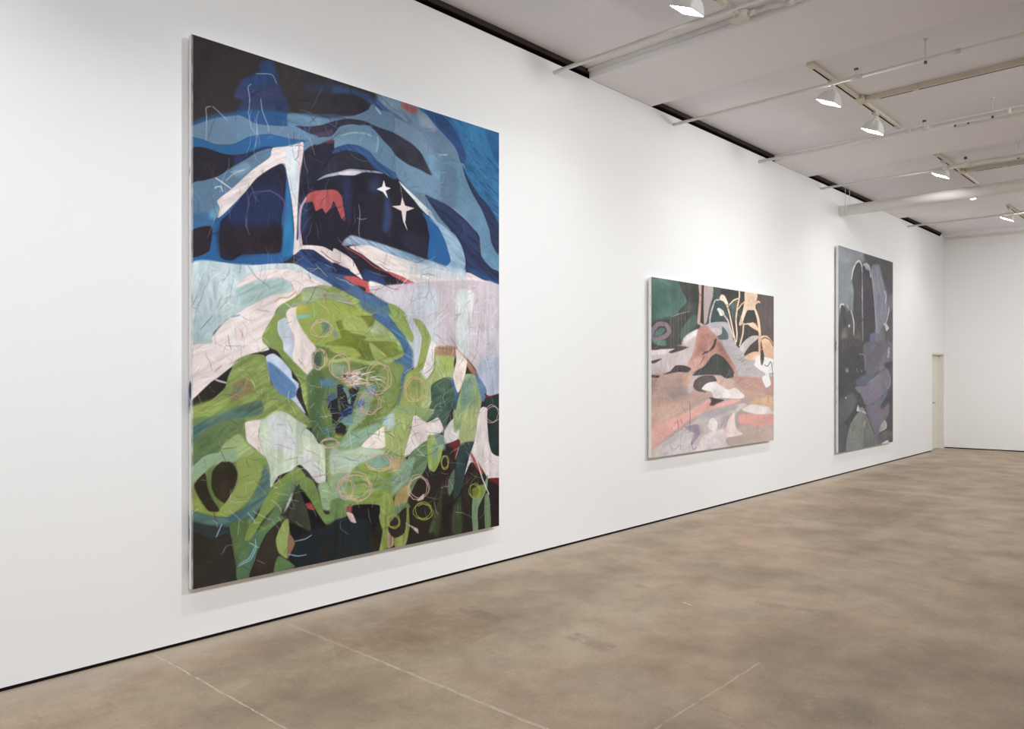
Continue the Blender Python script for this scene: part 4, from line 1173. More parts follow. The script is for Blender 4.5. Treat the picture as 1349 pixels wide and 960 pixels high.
    P('I', [(350, 560), (440, 500), (460, 520), (440, 560), (380, 600), (350, 630)], (40, 60, 110), 2, .9)
    P('I', [(350, 630), (400, 590), (450, 570), (450, 640), (400, 660)], (110, 156, 144), 2, .9)
    P('I', [(310, 690), (330, 655), (360, 640), (395, 665), (402, 710), (370, 745), (330, 740)], (46, 44, 40), 1)
    P('I', [(370, 250), (480, 220), (520, 260), (500, 350), (420, 360), (380, 320)], (206, 160, 160), 4, .75, 1)
    P('I', [(372, 262), (420, 255), (450, 270), (400, 288)], (52, 36, 42), 1)
    P('I', [(490, 255), (520, 252), (515, 278)], (52, 36, 42), 1)
    P('I', [(480, 470), (530, 450), (545, 500), (500, 520)], (70, 100, 180), 3, .85)
    P('I', [(330, 730), (380, 740), (340, 770), (300, 750)], (176, 170, 50), 3, .8)
    P('H', [(160, 205), (292, 88), (302, 200), (260, 222)], (227, 213, 206), 1)
    P('H', [(292, 88), (340, 30), (460, 30), (450, 130), (402, 262), (330, 232), (300, 200)], (166, 182, 116), 2, 1, 0, c2=(154, 172, 96))
    P('H', [(290, 60), (340, 20), (350, 90), (320, 110), (295, 90)], (160, 192, 212), 4, .8)
    P('H', [(465, 28), (540, 70), (602, 42), (633, 120), (560, 152), (540, 182), (408, 270), (440, 130)], (229, 215, 211), 1)
    P('H', [(640, 108), (700, 40), (725, 130), (705, 172), (640, 192)], (216, 209, 209), 1)
    P('H', [(690, 0), (760, -5), (740, 80), (700, 130), (690, 70)], (146, 168, 110), 2)
    P('H', [(760, 0), (842, 0), (806, 185), (730, 200), (725, 130)], (168, 176, 112), 2, 1, 0)
    P('H', [(430, 270), (490, 205), (545, 178), (532, 330), (472, 420), (430, 502), (408, 440)], (92, 122, 82), 1, 1, 3, c2=(108, 136, 90))
    P('H', [(540, 158), (580, 148), (602, 200), (632, 198), (612, 290), (580, 352), (543, 322)], (152, 173, 84), 1, 1, 0)
    P('H', [(565, 200), (600, 200), (595, 270), (570, 275)], (122, 152, 124), 2, .9)
    P('H', [(580, 130), (640, 150), (640, 230), (590, 200)], (142, 178, 160), 4, .75)
    P('H', [(330, 280), (402, 268), (372, 372), (338, 332)], (187, 168, 112), 3)
    P('H', [(400, 300), (470, 270), (440, 380), (400, 450), (350, 482), (340, 400)], (132, 166, 140), 2, .95, 3)
    P('H', [(360, 480), (432, 428), (422, 532), (350, 560)], (178, 152, 92), 2)
    P('H', [(255, 580), (270, 490), (300, 470), (335, 490), (352, 560), (332, 640), (312, 692), (312, 790), (262, 806), (272, 682)], (137, 157, 67), 1, 1, 0, c2=(150, 168, 86))
    P('H', [(350, 560), (420, 530), (440, 560), (380, 590), (330, 640)], (120, 150, 100), 2, .9)
    P('H', [(312, 680), (347, 740), (342, 780), (312, 792)], (196, 168, 128), 1)
    P('H', [(352, 788), (348, 730), (402, 702), (417, 580), (432, 560), (434, 680), (412, 775)], (142, 158, 78), 1)
    P('H', [(118, 548), (262, 548), (252, 642), (212, 722), (100, 602)], (30, 26, 27), 1)
    P('H', [(-15, 655), (80, 618), (205, 638), (217, 805), (-15, 862)], (38, 42, 40), 2, 1, 0, c2=(32, 42, 48))
    P('H', [(330, 640), (417, 560), (407, 702), (350, 737), (313, 692)], (54, 46, 36), 1)
    P('H', [(210, 720), (262, 660), (280, 700), (262, 808), (215, 820)], (46, 42, 34), 1)
    P('H', [(655, 200), (720, 168), (727, 212), (702, 292), (690, 222)], (118, 34, 40), 1)
    P('H', [(720, 212), (802, 180), (814, 222), (762, 292), (752, 402), (722, 482), (690, 502)], (52, 72, 70), 2)
    P('H', [(640, 230), (700, 300), (690, 440), (640, 500), (600, 420), (620, 300)], (54, 36, 34), 3, .8)
    P('H', [(660, 400), (697, 338), (692, 440), (665, 492)], (97, 123, 102), 2)
    P('H', [(570, 690), (610, 480), (632, 400), (622, 560), (602, 725)], (62, 70, 49), 2)
    P('H', [(680, 702), (690, 560), (732, 498), (737, 700)], (64, 75, 52), 2)
    P('H', [(548, 700), (590, 560), (602, 600), (570, 695)], (72, 84, 56), 2)
    P('H', [(630, 560), (680, 540), (675, 700), (635, 720)], (36, 30, 30), 3, .8)
    P('H', [(810, 180), (842, -5), (885, -5), (892, 170), (912, 240), (960, 262), (960, 402), (890, 392), (852, 332), (790, 300), (753, 374), (780, 268)], (228, 215, 213), 1, 1, 0)
    P('H', [(885, -5), (960, -5), (960, 250), (912, 242), (892, 162)], (40, 56, 52), 1)
    P('H', [(888, 393), (960, 393), (960, 455), (920, 430)], (122, 26, 40), 1)
    P('H', [(783, 238), (852, 330), (857, 372), (808, 312)], (168, 78, 68), 2)
    P('H', [(757, 392), (820, 338), (832, 390), (782, 442), (782, 545), (750, 502)], (62, 46, 38), 1)
    P('H', [(880, 400), (960, 450), (960, 660), (910, 670), (900, 500)], (40, 28, 32), 2)
    P('H', [(800, 512), (862, 430), (887, 370), (882, 450), (832, 562), (832, 690), (803, 700)], (122, 153, 112), 1, 1, 0)
    P('H', [(868, 500), (890, 478), (902, 560), (902, 675), (873, 682)], (112, 138, 92), 1, 1, 0)
    P('H', [(798, 452), (862, 428), (862, 482), (808, 512)], (127, 142, 52), 2)
    P('H', [(72, 560), (100, 540), (105, 590), (80, 590)], (150, 70, 70), 2)
    P('H', [(75, 590), (110, 598), (132, 648), (100, 642)], (222, 196, 190), 1)
    P('H', [(408, 648), (482, 682), (486, 712), (450, 677)], (202, 184, 166), 1)
    P('H', [(480, 520), (520, 480), (515, 515)], (205, 180, 160), 1)
    S('H', [(800, 238), (830, 310), (857, 395), (895, 485)], 2.6, (226, 218, 210), .95)
    S('H', [(720, 215), (700, 280)], 2, (210, 190, 185), .8)
    k.drips('H', 0, 550, 560, 850, 40, (30, 30, 32), .3)
    k.drips('H', 560, 900, 520, 720, 30, (74, 66, 48), .3)
    k.drips('F', 480, 1000, 0, 480, 60, (224, 222, 228), .35)
    k.drips('F', 480, 1000, 0, 420, 40, (170, 158, 176), .3)
    k.drips('E', 60, 330, -40, 480, 30, (206, 218, 222), .35)
    k.drips('G', 480, 760, 0, 260, 30, (224, 226, 220), .4)
    k.drips('D', 480, 860, 590, 760, 40, (150, 180, 200), .4)
    k.bristle(6500, (8, 30), (1.2, 3.6), .5, .12)
    P('D', [(318, 84), (329, 124), (362, 134), (329, 150), (343, 197), (312, 156), (274, 140), (308, 124)], (240, 238, 244), 0, .9, 2, .03, sharp=True)
    P('D', [(434, 190), (452, 244), (511, 260), (460, 279), (453, 350), (468, 402), (440, 342), (430, 276), (371, 247), (424, 243)], (230, 214, 212), 0, .9, 2, .03, sharp=True)
    # --- crayon loops and scratches
    W_, PK, DK, RD, BL, YL, AQ = (228, 226, 222), (214, 172, 160), (40, 36, 44), (160, 60, 66), (92, 150, 200), (168, 176, 70), (120, 190, 200)
    for a in (('H', 265, 298, 72, 46, PK), ('H', 125, 440, 85, 74, PK), ('H', 488, 445, 55, 66, PK), ('H', 515, 580, 50, 46, YL), ('H', 345, 640, 34, 36, YL),
              ('H', 640, 300, 20, 36, YL), ('H', 812, 465, 30, 40, YL), ('F', 490, 605, 58, 70, (220, 170, 140)), ('E', 885, 350, 62, 52, PK), ('E', 870, 540, 42, 60, PK),
              ('E', 1000, 590, 60, 72, PK), ('F', 955, 755, 40, 50, PK), ('F', 270, 540, 70, 90, PK), ('F', 220, 690, 60, 60, (220, 150, 150)), ('G', 905, 335, 40, 50, PK), ('G', 820, 95, 44, 24, PK)):
        k.ring(*a, turns=2.3 if a[0] != 'H' else 2.8, w=1.5, a=.85)
    k.scratch('O', 395, 470, 525, 580, 120, [(196, 204, 190), PK, AQ, BL, YL, DK, (90, 120, 70)], (6, 20), w=1.0, a=.7, bend=.2)
    k.scratch('O', 450, 490, 490, 508, 40, [W_, (226, 176, 172), (236, 220, 214)], (10, 26), (-.7, .5), 1.2, .9, .2)
    k.scratch('O', 420, 505, 495, 578, 60, [AQ, BL, (80, 120, 190), YL], (8, 20), (-.6, .3), 1.2, .8, .15)
    k.scratch('O', 265, 345, 660, 470, 60, [DK, (90, 80, 90), RD, W_], (8, 26), (1.0, 2.2), .8, .6)
    k.scratch('O', 300, 480, 640, 690, 150, [W_, DK, (70, 90, 60), (232, 214, 208), BL, (196, 210, 150)], (8, 28), w=.9, a=.65)
    k.scratch('O', 500, 520, 640, 640, 80, [W_, DK, AQ, (210, 222, 190)], (8, 24), w=.9, a=.7)
    k.scratch('O', 270, 140, 420, 350, 46, [DK, (170, 186, 205), (90, 70, 120), W_], (14, 50), (1.1, 2.1), .8, .6)
    k.scratch('O', 380, 140, 460, 220, 22, [RD, DK, (120, 150, 190)], (10, 36), w=.9, a=.7)
    k.scratch('O', 395, 235, 470, 320, 26, [(120, 70, 130), DK, (90, 120, 180)], (14, 40), (.6, 2.2), .9, .7)
    k.scratch('O', 380, 340, 560, 400, 40, [RD, DK, W_, (210, 90, 96)], (10, 34), (-.3, 1.2), .9, .7)
    k.scratch('O', 260, 600, 420, 760, 36, [W_, (170, 200, 220), DK, (80, 90, 60)], (10, 30), w=1, a=.65)
    k.scratch('O', 430, 600, 520, 650, 40, [AQ, BL, (200, 160, 70), PK], (8, 30), (-.6, .3), 1.3, .75)
    for a in ([(205, 745), (208, 600), (205, 540), (235, 530)], [(475, 560), (480, 480), (470, 410), (490, 390)], [(550, 480), (560, 560), (595, 650), (600, 690)], [(245, 530), (290, 570), (340, 620)],
              [(520, 325), (620, 330), (650, 390)], [(470, 560), (490, 660), (515, 700)]):
        S('A', a, 1.2, (176, 196, 214), .8)
    S('C', [(215, 260), (260, 290), (315, 330)], 1.8, W_, .9)
    S('C', [(260, 350), (250, 315), (215, 320), (215, 330)], 1.5, W_, .8)
    S('C', [(310, 225), (400, 210), (330, 235), (280, 280)], 1.4, (190, 206, 220), .8)
    for a in ([(415, 480), (440, 360), (560, 345), (640, 390), (660, 480)], [(430, 620), (412, 560), (415, 470)], [(650, 560), (670, 470), (640, 400), (560, 340), (480, 360)]):
        S('C', a, 1.2, (110, 74, 140), .8)
    for a in ([(160, 235), (168, 300), (160, 400), (165, 440)], [(150, 322), (175, 330), (208, 325)]):
        S('D', a, 1.2, (150, 164, 190), .8)
    for a in ([(220, 590), (250, 520)], [(335, 745), (400, 710), (430, 650), (425, 600)], [(340, 735), (395, 700), (425, 640)], [(635, 612), (690, 600), (725, 578)], [(600, 680), (650, 690), (697, 683)], [(385, 460), (420, 500), (425, 520)]):
        S('G', a, 1.8, (140, 180, 214), .9)
    k.scratch('O', 260, 130, 640, 400, 90, [DK, (60, 56, 70), (150, 164, 186), RD], (8, 34), (.9, 2.2), .7, .55, .2)
    k.scratch('O', 255, 400, 650, 700, 150, [DK, (80, 84, 70), W_, (206, 214, 196), (200, 160, 150)], (6, 26), w=.75, a=.6, bend=.2)
    k.scratch('O', 540, 380, 655, 480, 50, [DK, W_, (170, 150, 170)], (6, 26), (1.0, 2.2), .7, .55, .2)
    # weave and the thin pale lip of bare canvas at the top edge
    k.img *= (1 + 0.03 * (k.rng.random((k.ny, k.nx, 1)) - .5))
    k.img[:, :3] = k.img[:, :3] * .4 + np.array((196, 194, 196)) * .6 * (0.75 + 0.5 * value_noise(k.ny, 3, 14, 3, k.rng))[..., None]
    return k


# ------------------------------------------------------------------ second painting: pink valley
def paint_middle():
    k = Canvas(320, 350, [(858.3, 364), (1018.6, 391), (1020, 580), (858.3, 602.5)], (178, 158, 152), 11)
    k.scumble = 0.75
    P, S = k.P, k.S
    q = 'M'
    P(q, [(40, 40), (1220, 240), (1220, 700), (900, 800), (700, 640), (500, 560), (340, 680), (40, 720)], (74, 78, 76), 2, 1, 0, c2=(64, 66, 64))
    # teal wash, trunk shadows
    P(q, [(40, 50), (330, 100), (390, 230), (390, 330), (300, 430), (260, 480), (40, 500)], (84, 116, 108), 2, 1, 0, c2=(94, 124, 116))
    P(q, [(60, 200), (150, 120), (200, 300), (110, 480), (60, 480)], (76, 112, 104), 5, .8, 0)
    P(q, [(260, 120), (330, 130), (380, 280), (300, 400), (240, 420)], (80, 108, 102), 4, .8, 0)
    P(q, [(325, 90), (500, 130), (505, 470), (470, 540), (330, 700), (310, 560), (330, 420), (310, 400), (390, 300), (350, 200)], (68, 68, 66), 1, 1, 0, c2=(78, 80, 78))
    P(q, [(60, 490), (220, 440), (320, 430), (330, 690), (220, 720), (60, 690)], (76, 76, 72), 3, 1, 2)
    P(q, [(390, 480), (470, 420), (500, 500), (430, 570), (340, 650), (330, 600)], (84, 110, 102), 3, .9, 3)
    P(q, [(340, 440), (420, 380), (420, 440), (350, 540), (330, 530)], (60, 60, 60), 2, .9)
    S(q, [(250, 440), (330, 410), (420, 390)], 1.4, (160, 170, 166), .8)
    S(q, [(90, 660), (70, 570), (130, 505), (200, 515), (228, 575), (190, 620), (110, 650), (80, 655)], 9, (140, 118, 134), 1, .1)
    P(q, [(80, 600), (140, 540), (190, 550), (160, 600), (90, 630)], (86, 116, 106), 1)
    P(q, [(70, 660), (190, 655), (190, 715), (120, 700)], (102, 134, 122), 2, .95)
    # right side darks
    P(q, [(1030, 230), (1215, 250), (1215, 720), (1080, 620), (1050, 400)], (108, 98, 96), 2, 1, 0, c2=(90, 82, 80))
    P(q, [(630, 160), (870, 200), (860, 500), (800, 420), (700, 300), (610, 520), (570, 500)], (72, 82, 80), 1, 1, 0, c2=(84, 98, 94))
    P(q, [(640, 320), (700, 300), (760, 400), (760, 500), (640, 480)], (74, 92, 90), 2, .9)
    P(q, [(710, 190), (870, 205), (860, 290), (780, 330), (720, 240)], (58, 58, 58), 2, .9)
    # pink and lilac trunk
    P(q, [(498, 130), (535, 140), (530, 240), (515, 500), (490, 490), (505, 250)], (206, 170, 158), 1, 1, 0)
    P(q, [(530, 140), (556, 145), (552, 520), (525, 520), (526, 240)], (74, 62, 58), 1, 1, 0)
    P(q, [(552, 145), (634, 160), (632, 250), (600, 360), (580, 480), (552, 500)], (190, 176, 176), 1, 1, 0, c2=(182, 164, 166))
    # pale slopes
    P(q, [(490, 480), (560, 520), (640, 490), (770, 500), (820, 640), (860, 720), (960, 800), (1050, 830), (1215, 900), (1215, 1000), (830, 1000), (740, 760), (640, 640), (560, 580)], (192, 184, 187), 1, 1, 4, c2=(180, 172, 176))
    P(q, [(600, 560), (680, 540), (720, 580), (700, 620), (640, 625)], (206, 192, 190), 2)
    P(q, [(725, 535), (775, 600), (775, 650), (690, 655), (670, 630), (720, 600)], (92, 108, 108), 1)
    P(q, [(50, 740), (230, 740), (400, 720), (340, 680), (420, 600), (500, 560), (540, 700), (440, 900), (240, 970), (50, 970)], (206, 194, 192), 2, 1, 3, c2=(196, 182, 182))
    P(q, [(350, 650), (400, 600), (490, 560), (500, 600), (420, 650), (370, 690)], (226, 222, 218), 2, .95)
    P(q, [(60, 745), (200, 740), (300, 735), (200, 780), (60, 790)], (224, 214, 212), 2, .8)
    # rose mountain
    P(q, [(500, 560), (560, 520), (640, 590), (700, 660), (760, 780), (840, 900), (860, 1010), (760, 900), (660, 780), (600, 850), (520, 930), (440, 990), (400, 900), (460, 760), (480, 640)], (196, 148, 134), 2, 1, 3, c2=(180, 132, 120))
    P(q, [(520, 600), (640, 610), (650, 660), (560, 760), (480, 800), (500, 680)], (176, 124, 112), 4, .8, 3)
    P(q, [(660, 690), (720, 700), (800, 860), (830, 960), (760, 880)], (172, 118, 106), 3, .9)
    P(q, [(400, 880), (500, 820), (560, 860), (480, 960), (400, 970)], (206, 164, 150), 3, .8)
    P(q, [(600, 760), (640, 700), (650, 660), (670, 650), (650, 730), (600, 770), (540, 800), (560, 770)], (84, 68, 62), 1)
    P(q, [(520, 880), (560, 810), (545, 850), (515, 890)], (96, 74, 60), 1)
    # cave and bank shadows
    P(q, [(50, 705), (200, 710), (280, 710), (410, 722), (330, 755), (250, 775), (220, 765), (280, 735), (160, 735), (100, 745), (50, 740)], (82, 74, 70), 1)
    P(q, [(60, 850), (160, 825), (90, 870), (60, 868)], (82, 74, 70), 1)
    P(q, [(230, 960), (290, 898), (360, 895), (430, 920), (400, 960), (310, 955), (240, 990)], (80, 72, 70), 1)
    P(q, [(440, 985), (560, 900), (620, 820), (670, 788), (740, 830), (830, 985)], (74, 76, 74), 1)
    P(q, [(600, 880), (680, 830), (720, 900), (640, 930)], (88, 92, 90), 4, .7)
    # cream plants
    CR, PE = (238, 204, 174), (236, 196, 168)
    P(q, [(935, 212), (1048, 232), (1035, 320), (1025, 380), (960, 385), (935, 430), (905, 520), (878, 515), (910, 400), (930, 300)], (240, 210, 182), 1)
    P(q, [(695, 260), (715, 235), (745, 250), (775, 310), (770, 345), (735, 300), (700, 285)], (238, 212, 190), 1)
    for pts, w, c in (([(700, 285), (655, 292), (630, 360), (608, 450), (605, 540)], 3.6, (196, 190, 190)),
                      ([(765, 330), (790, 420), (820, 560), (850, 700)], 4, CR), ([(740, 430), (775, 480), (800, 560), (830, 640)], 4, (214, 198, 190)),
                      ([(880, 205), (880, 270), (860, 370), (850, 480), (860, 600), (855, 680)], 4.2, CR), ([(780, 340), (830, 290), (880, 272)], 3.2, CR), ([(860, 390), (900, 330), (940, 300)], 3, PE),
                      ([(920, 500), (915, 600), (885, 720)], 4.5, PE), ([(925, 515), (980, 510), (1040, 530), (1065, 590)], 4, (240, 198, 172)),
                      ([(1025, 370), (1055, 460), (1070, 560), (1075, 640)], 7.5, (240, 204, 180)), ([(1030, 325), (1055, 305), (1075, 315)], 5, PE), ([(1072, 600), (1066, 700), (1072, 780)], 6, (224, 180, 154))):
        S(q, pts, w, c, 1, .2)
    P(q, [(960, 515), (1010, 500), (1050, 535), (1060, 580), (1000, 550)], (240, 198, 172), 1)
    P(q, [(672, 370), (690, 358), (730, 385), (740, 425), (705, 432), (690, 400)], (240, 236, 231), 1)
    # pale tongue, dark gaps, peach bulb
    P(q, [(880, 740), (940, 660), (1000, 625), (1070, 625), (1050, 660), (980, 720), (930, 790)], (196, 190, 188), 1)
    P(q, [(930, 790), (980, 715), (1055, 665), (1060, 770), (1000, 770), (940, 810)], (86, 78, 74), 1)
    P(q, [(925, 820), (1010, 772), (1075, 775), (1080, 820), (990, 850)], (230, 190, 160), 1)
    P(q, [(1078, 640), (1140, 625), (1195, 690), (1205, 870), (1130, 860), (1085, 800)], (224, 184, 152), 1)
    S(q, [(1085, 660), (1120, 640), (1170, 665), (1195, 720)], 2.6, (80, 66, 60), .95)
    P(q, [(1085, 670), (1105, 760), (1120, 850), (1095, 920), (1085, 850)], (76, 70, 64), 1)
    q = 'N'
    # rose ground
    P(q, [(50, 140), (440, 110), (860, 150), (1220, 180), (1220, 400), (950, 350), (560, 330), (350, 470), (50, 640)], (196, 164, 152), 3, 1, 1, c2=(184, 152, 142))
    P(q, [(60, 180), (300, 150), (440, 200), (400, 320), (200, 330), (70, 300)], (180, 152, 144), 5, .8, 1)
    P(q, [(180, 290), (400, 260), (460, 330), (260, 350)], (166, 150, 150), 6, .7, 1)
    P(q, [(830, 150), (1100, 170), (1215, 170), (1215, 330), (1060, 290), (900, 260)], (190, 148, 136), 3, .95, 4, c2=(176, 140, 134))
    P(q, [(360, 150), (430, 130), (430, 230), (380, 240)], (206, 164, 136), 4, .7)
    P(q, [(440, 120), (520, 130), (460, 230), (440, 300), (400, 290)], (194, 182, 184), 4, .8)
    P(q, [(660, 140), (760, 160), (850, 200), (760, 270), (640, 210)], (206, 176, 160), 3, .9)
    # cave foot, dark crook and white limb
    P(q, [(445, 132), (560, 60), (640, -10), (730, -10), (835, 150), (760, 165), (700, 130), (560, 128)], (74, 76, 74), 1)
    P(q, [(60, 130), (135, 135), (120, 152), (60, 148)], (80, 72, 70), 1)
    P(q, [(170, 122), (250, 90), (290, 42), (380, 45), (430, 75), (400, 92), (300, 100), (230, 115)], (84, 74, 72), 1)
    P(q, [(455, 245), (470, 180), (540, 140), (640, 140), (675, 185), (620, 195), (560, 220), (530, 260), (575, 295), (500, 285)], (92, 84, 80), 1)
    P(q, [(530, 265), (580, 210), (660, 195), (720, 235), (780, 270), (850, 255), (930, 320), (930, 350), (860, 360), (740, 350), (650, 350), (620, 290)], (220, 212, 212), 1, 1, 4)
    P(q, [(605, 342), (660, 352), (740, 370), (680, 400), (640, 420), (585, 422), (620, 385)], (88, 76, 70), 1)
    # pink bands
    P(q, [(60, 640), (200, 560), (400, 470), (560, 380), (620, 360), (600, 420), (700, 420), (860, 360), (900, 370), (800, 420), (640, 460), (420, 560), (300, 640), (180, 730), (60, 830)], (228, 176, 168), 3, 1, 3, c2=(218, 168, 160))
    P(q, [(540, 420), (600, 360), (610, 420), (560, 460)], (244, 180, 176), 4, .85)
    P(q, [(660, 410), (820, 365), (850, 390), (720, 430), (680, 440)], (246, 182, 180), 3, .85)
    P(q, [(230, 600), (330, 580), (330, 630), (250, 640)], (248, 172, 174), 5, .85)
    P(q, [(70, 440), (300, 380), (420, 420), (240, 540), (70, 620)], (204, 172, 160), 6, .8, 3)
    # lilac wash
    P(q, [(60, 900), (80, 830), (200, 740), (380, 620), (560, 500), (640, 470), (900, 400), (960, 420), (870, 480), (850, 600), (900, 660), (760, 740), (830, 810), (500, 860), (60, 920)], (206, 196, 198), 2, 1, 3, c2=(192, 184, 186))
    P(q, [(500, 520), (640, 460), (860, 410), (860, 450), (700, 520), (560, 560)], (172, 164, 172), 4, .8, 3)
    P(q, [(500, 560), (600, 540), (620, 620), (540, 700), (500, 680)], (188, 180, 172), 4, .85)
    P(q, [(660, 560), (740, 520), (830, 480), (790, 560), (760, 640), (670, 640)], (176, 162, 162), 3, .9)
    P(q, [(585, 620), (610, 550), (640, 535), (680, 580), (670, 650), (620, 655)], (222, 212, 214), 1)
    P(q, [(780, 560), (820, 500), (850, 490), (850, 600), (870, 650), (930, 690), (860, 710), (740, 720), (760, 650)], (224, 202, 200), 1)
    P(q, [(560, 700), (660, 650), (740, 650), (760, 740), (840, 800), (600, 850), (480, 850), (520, 760)], (214, 202, 206), 2, .95)
    P(q, [(845, 500), (885, 490), (885, 600), (870, 640), (850, 590)], (156, 150, 152), 2, .9)
    P(q, [(60, 900), (70, 830), (130, 820), (140, 880)], (214, 200, 188), 3, .9)
    P(q, [(380, 620), (500, 600), (515, 690), (450, 780), (430, 780), (460, 680), (400, 650)], (150, 134, 152), 1, .95)
    P(q, [(280, 680), (400, 640), (340, 720), (200, 800), (180, 780)], (184, 176, 182), 4, .7)
    # right shelf
    P(q, [(975, 400), (1060, 355), (1190, 340), (1215, 480), (1170, 460), (1080, 410)], (208, 170, 136), 2, 1, 1)
    P(q, [(910, 460), (1000, 410), (1080, 420), (1160, 440), (1215, 500), (1100, 520), (980, 490)], (218, 208, 206), 2, 1, 1)
    P(q, [(885, 510), (1040, 505), (1215, 510), (1215, 620), (1060, 625), (900, 600)], (216, 162, 154), 2, 1, 1, c2=(206, 148, 142))
    P(q, [(890, 610), (1060, 630), (1215, 600), (1215, 760), (840, 810), (760, 745), (920, 690)], (192, 170, 162), 2, 1, 1, c2=(178, 160, 154))
    # white bank
    q = 'M'
    P(q, [(1030, 850), (1075, 800), (1090, 900), (1120, 850), (1165, 840), (1200, 880), (1200, 970), (1130, 960), (1060, 900)], (240, 237, 234), 1)
    q = 'N'
    P(q, [(1020, 40), (1080, -30), (1200, -10), (1190, 60), (1160, 130), (1180, 220), (1130, 250), (1095, 160), (1130, 130), (1060, 80)], (240, 237, 234), 1)
    P(q, [(1083, -40), (1115, -20), (1100, 40), (1085, 40)], (76, 70, 64), 1)
    S(q, [(1115, 40), (1150, 55), (1175, 10), (1190, 60), (1195, 140)], 2.2, (84, 74, 70), .95)
    k.bristle(2200, (8, 24), (1.0, 2.4), .5, .08)
    k.scratch('M', 80, 560, 800, 960, 60, [(110, 90, 90), (150, 110, 104), (222, 210, 208), (90, 86, 110)], (40, 130), (1.2, 1.9), .7, .5, .2)
    k.scratch('N', 80, 20, 1180, 820, 90, [(110, 96, 96), (160, 130, 126), (222, 210, 208), (100, 96, 120)], (30, 150), (1.3, 1.8), .7, .5, .2)
    k.drips('M', 80, 1180, 120, 960, 36, (190, 190, 184), .25, 1.0)
    k.scratch('N', 150, 560, 520, 860, 26, [(110, 102, 130), (90, 84, 100)], (20, 70), w=.9, a=.7)
    k.scratch('M', 840, 840, 960, 960, 16, [(90, 86, 90)], (40, 110), w=.8, a=.7)
    for pts in ([(305, 560), (315, 610), (310, 640)], [(420, 380), (425, 500), (420, 640)], [(440, 740), (450, 830), (490, 810)], [(1150, 330), (1160, 400)]):
        S('N', pts, 1.1, (84, 76, 84), .8)
    k.img *= (1 + 0.04 * (k.rng.random((k.ny, k.nx, 1)) - .5))
    return k


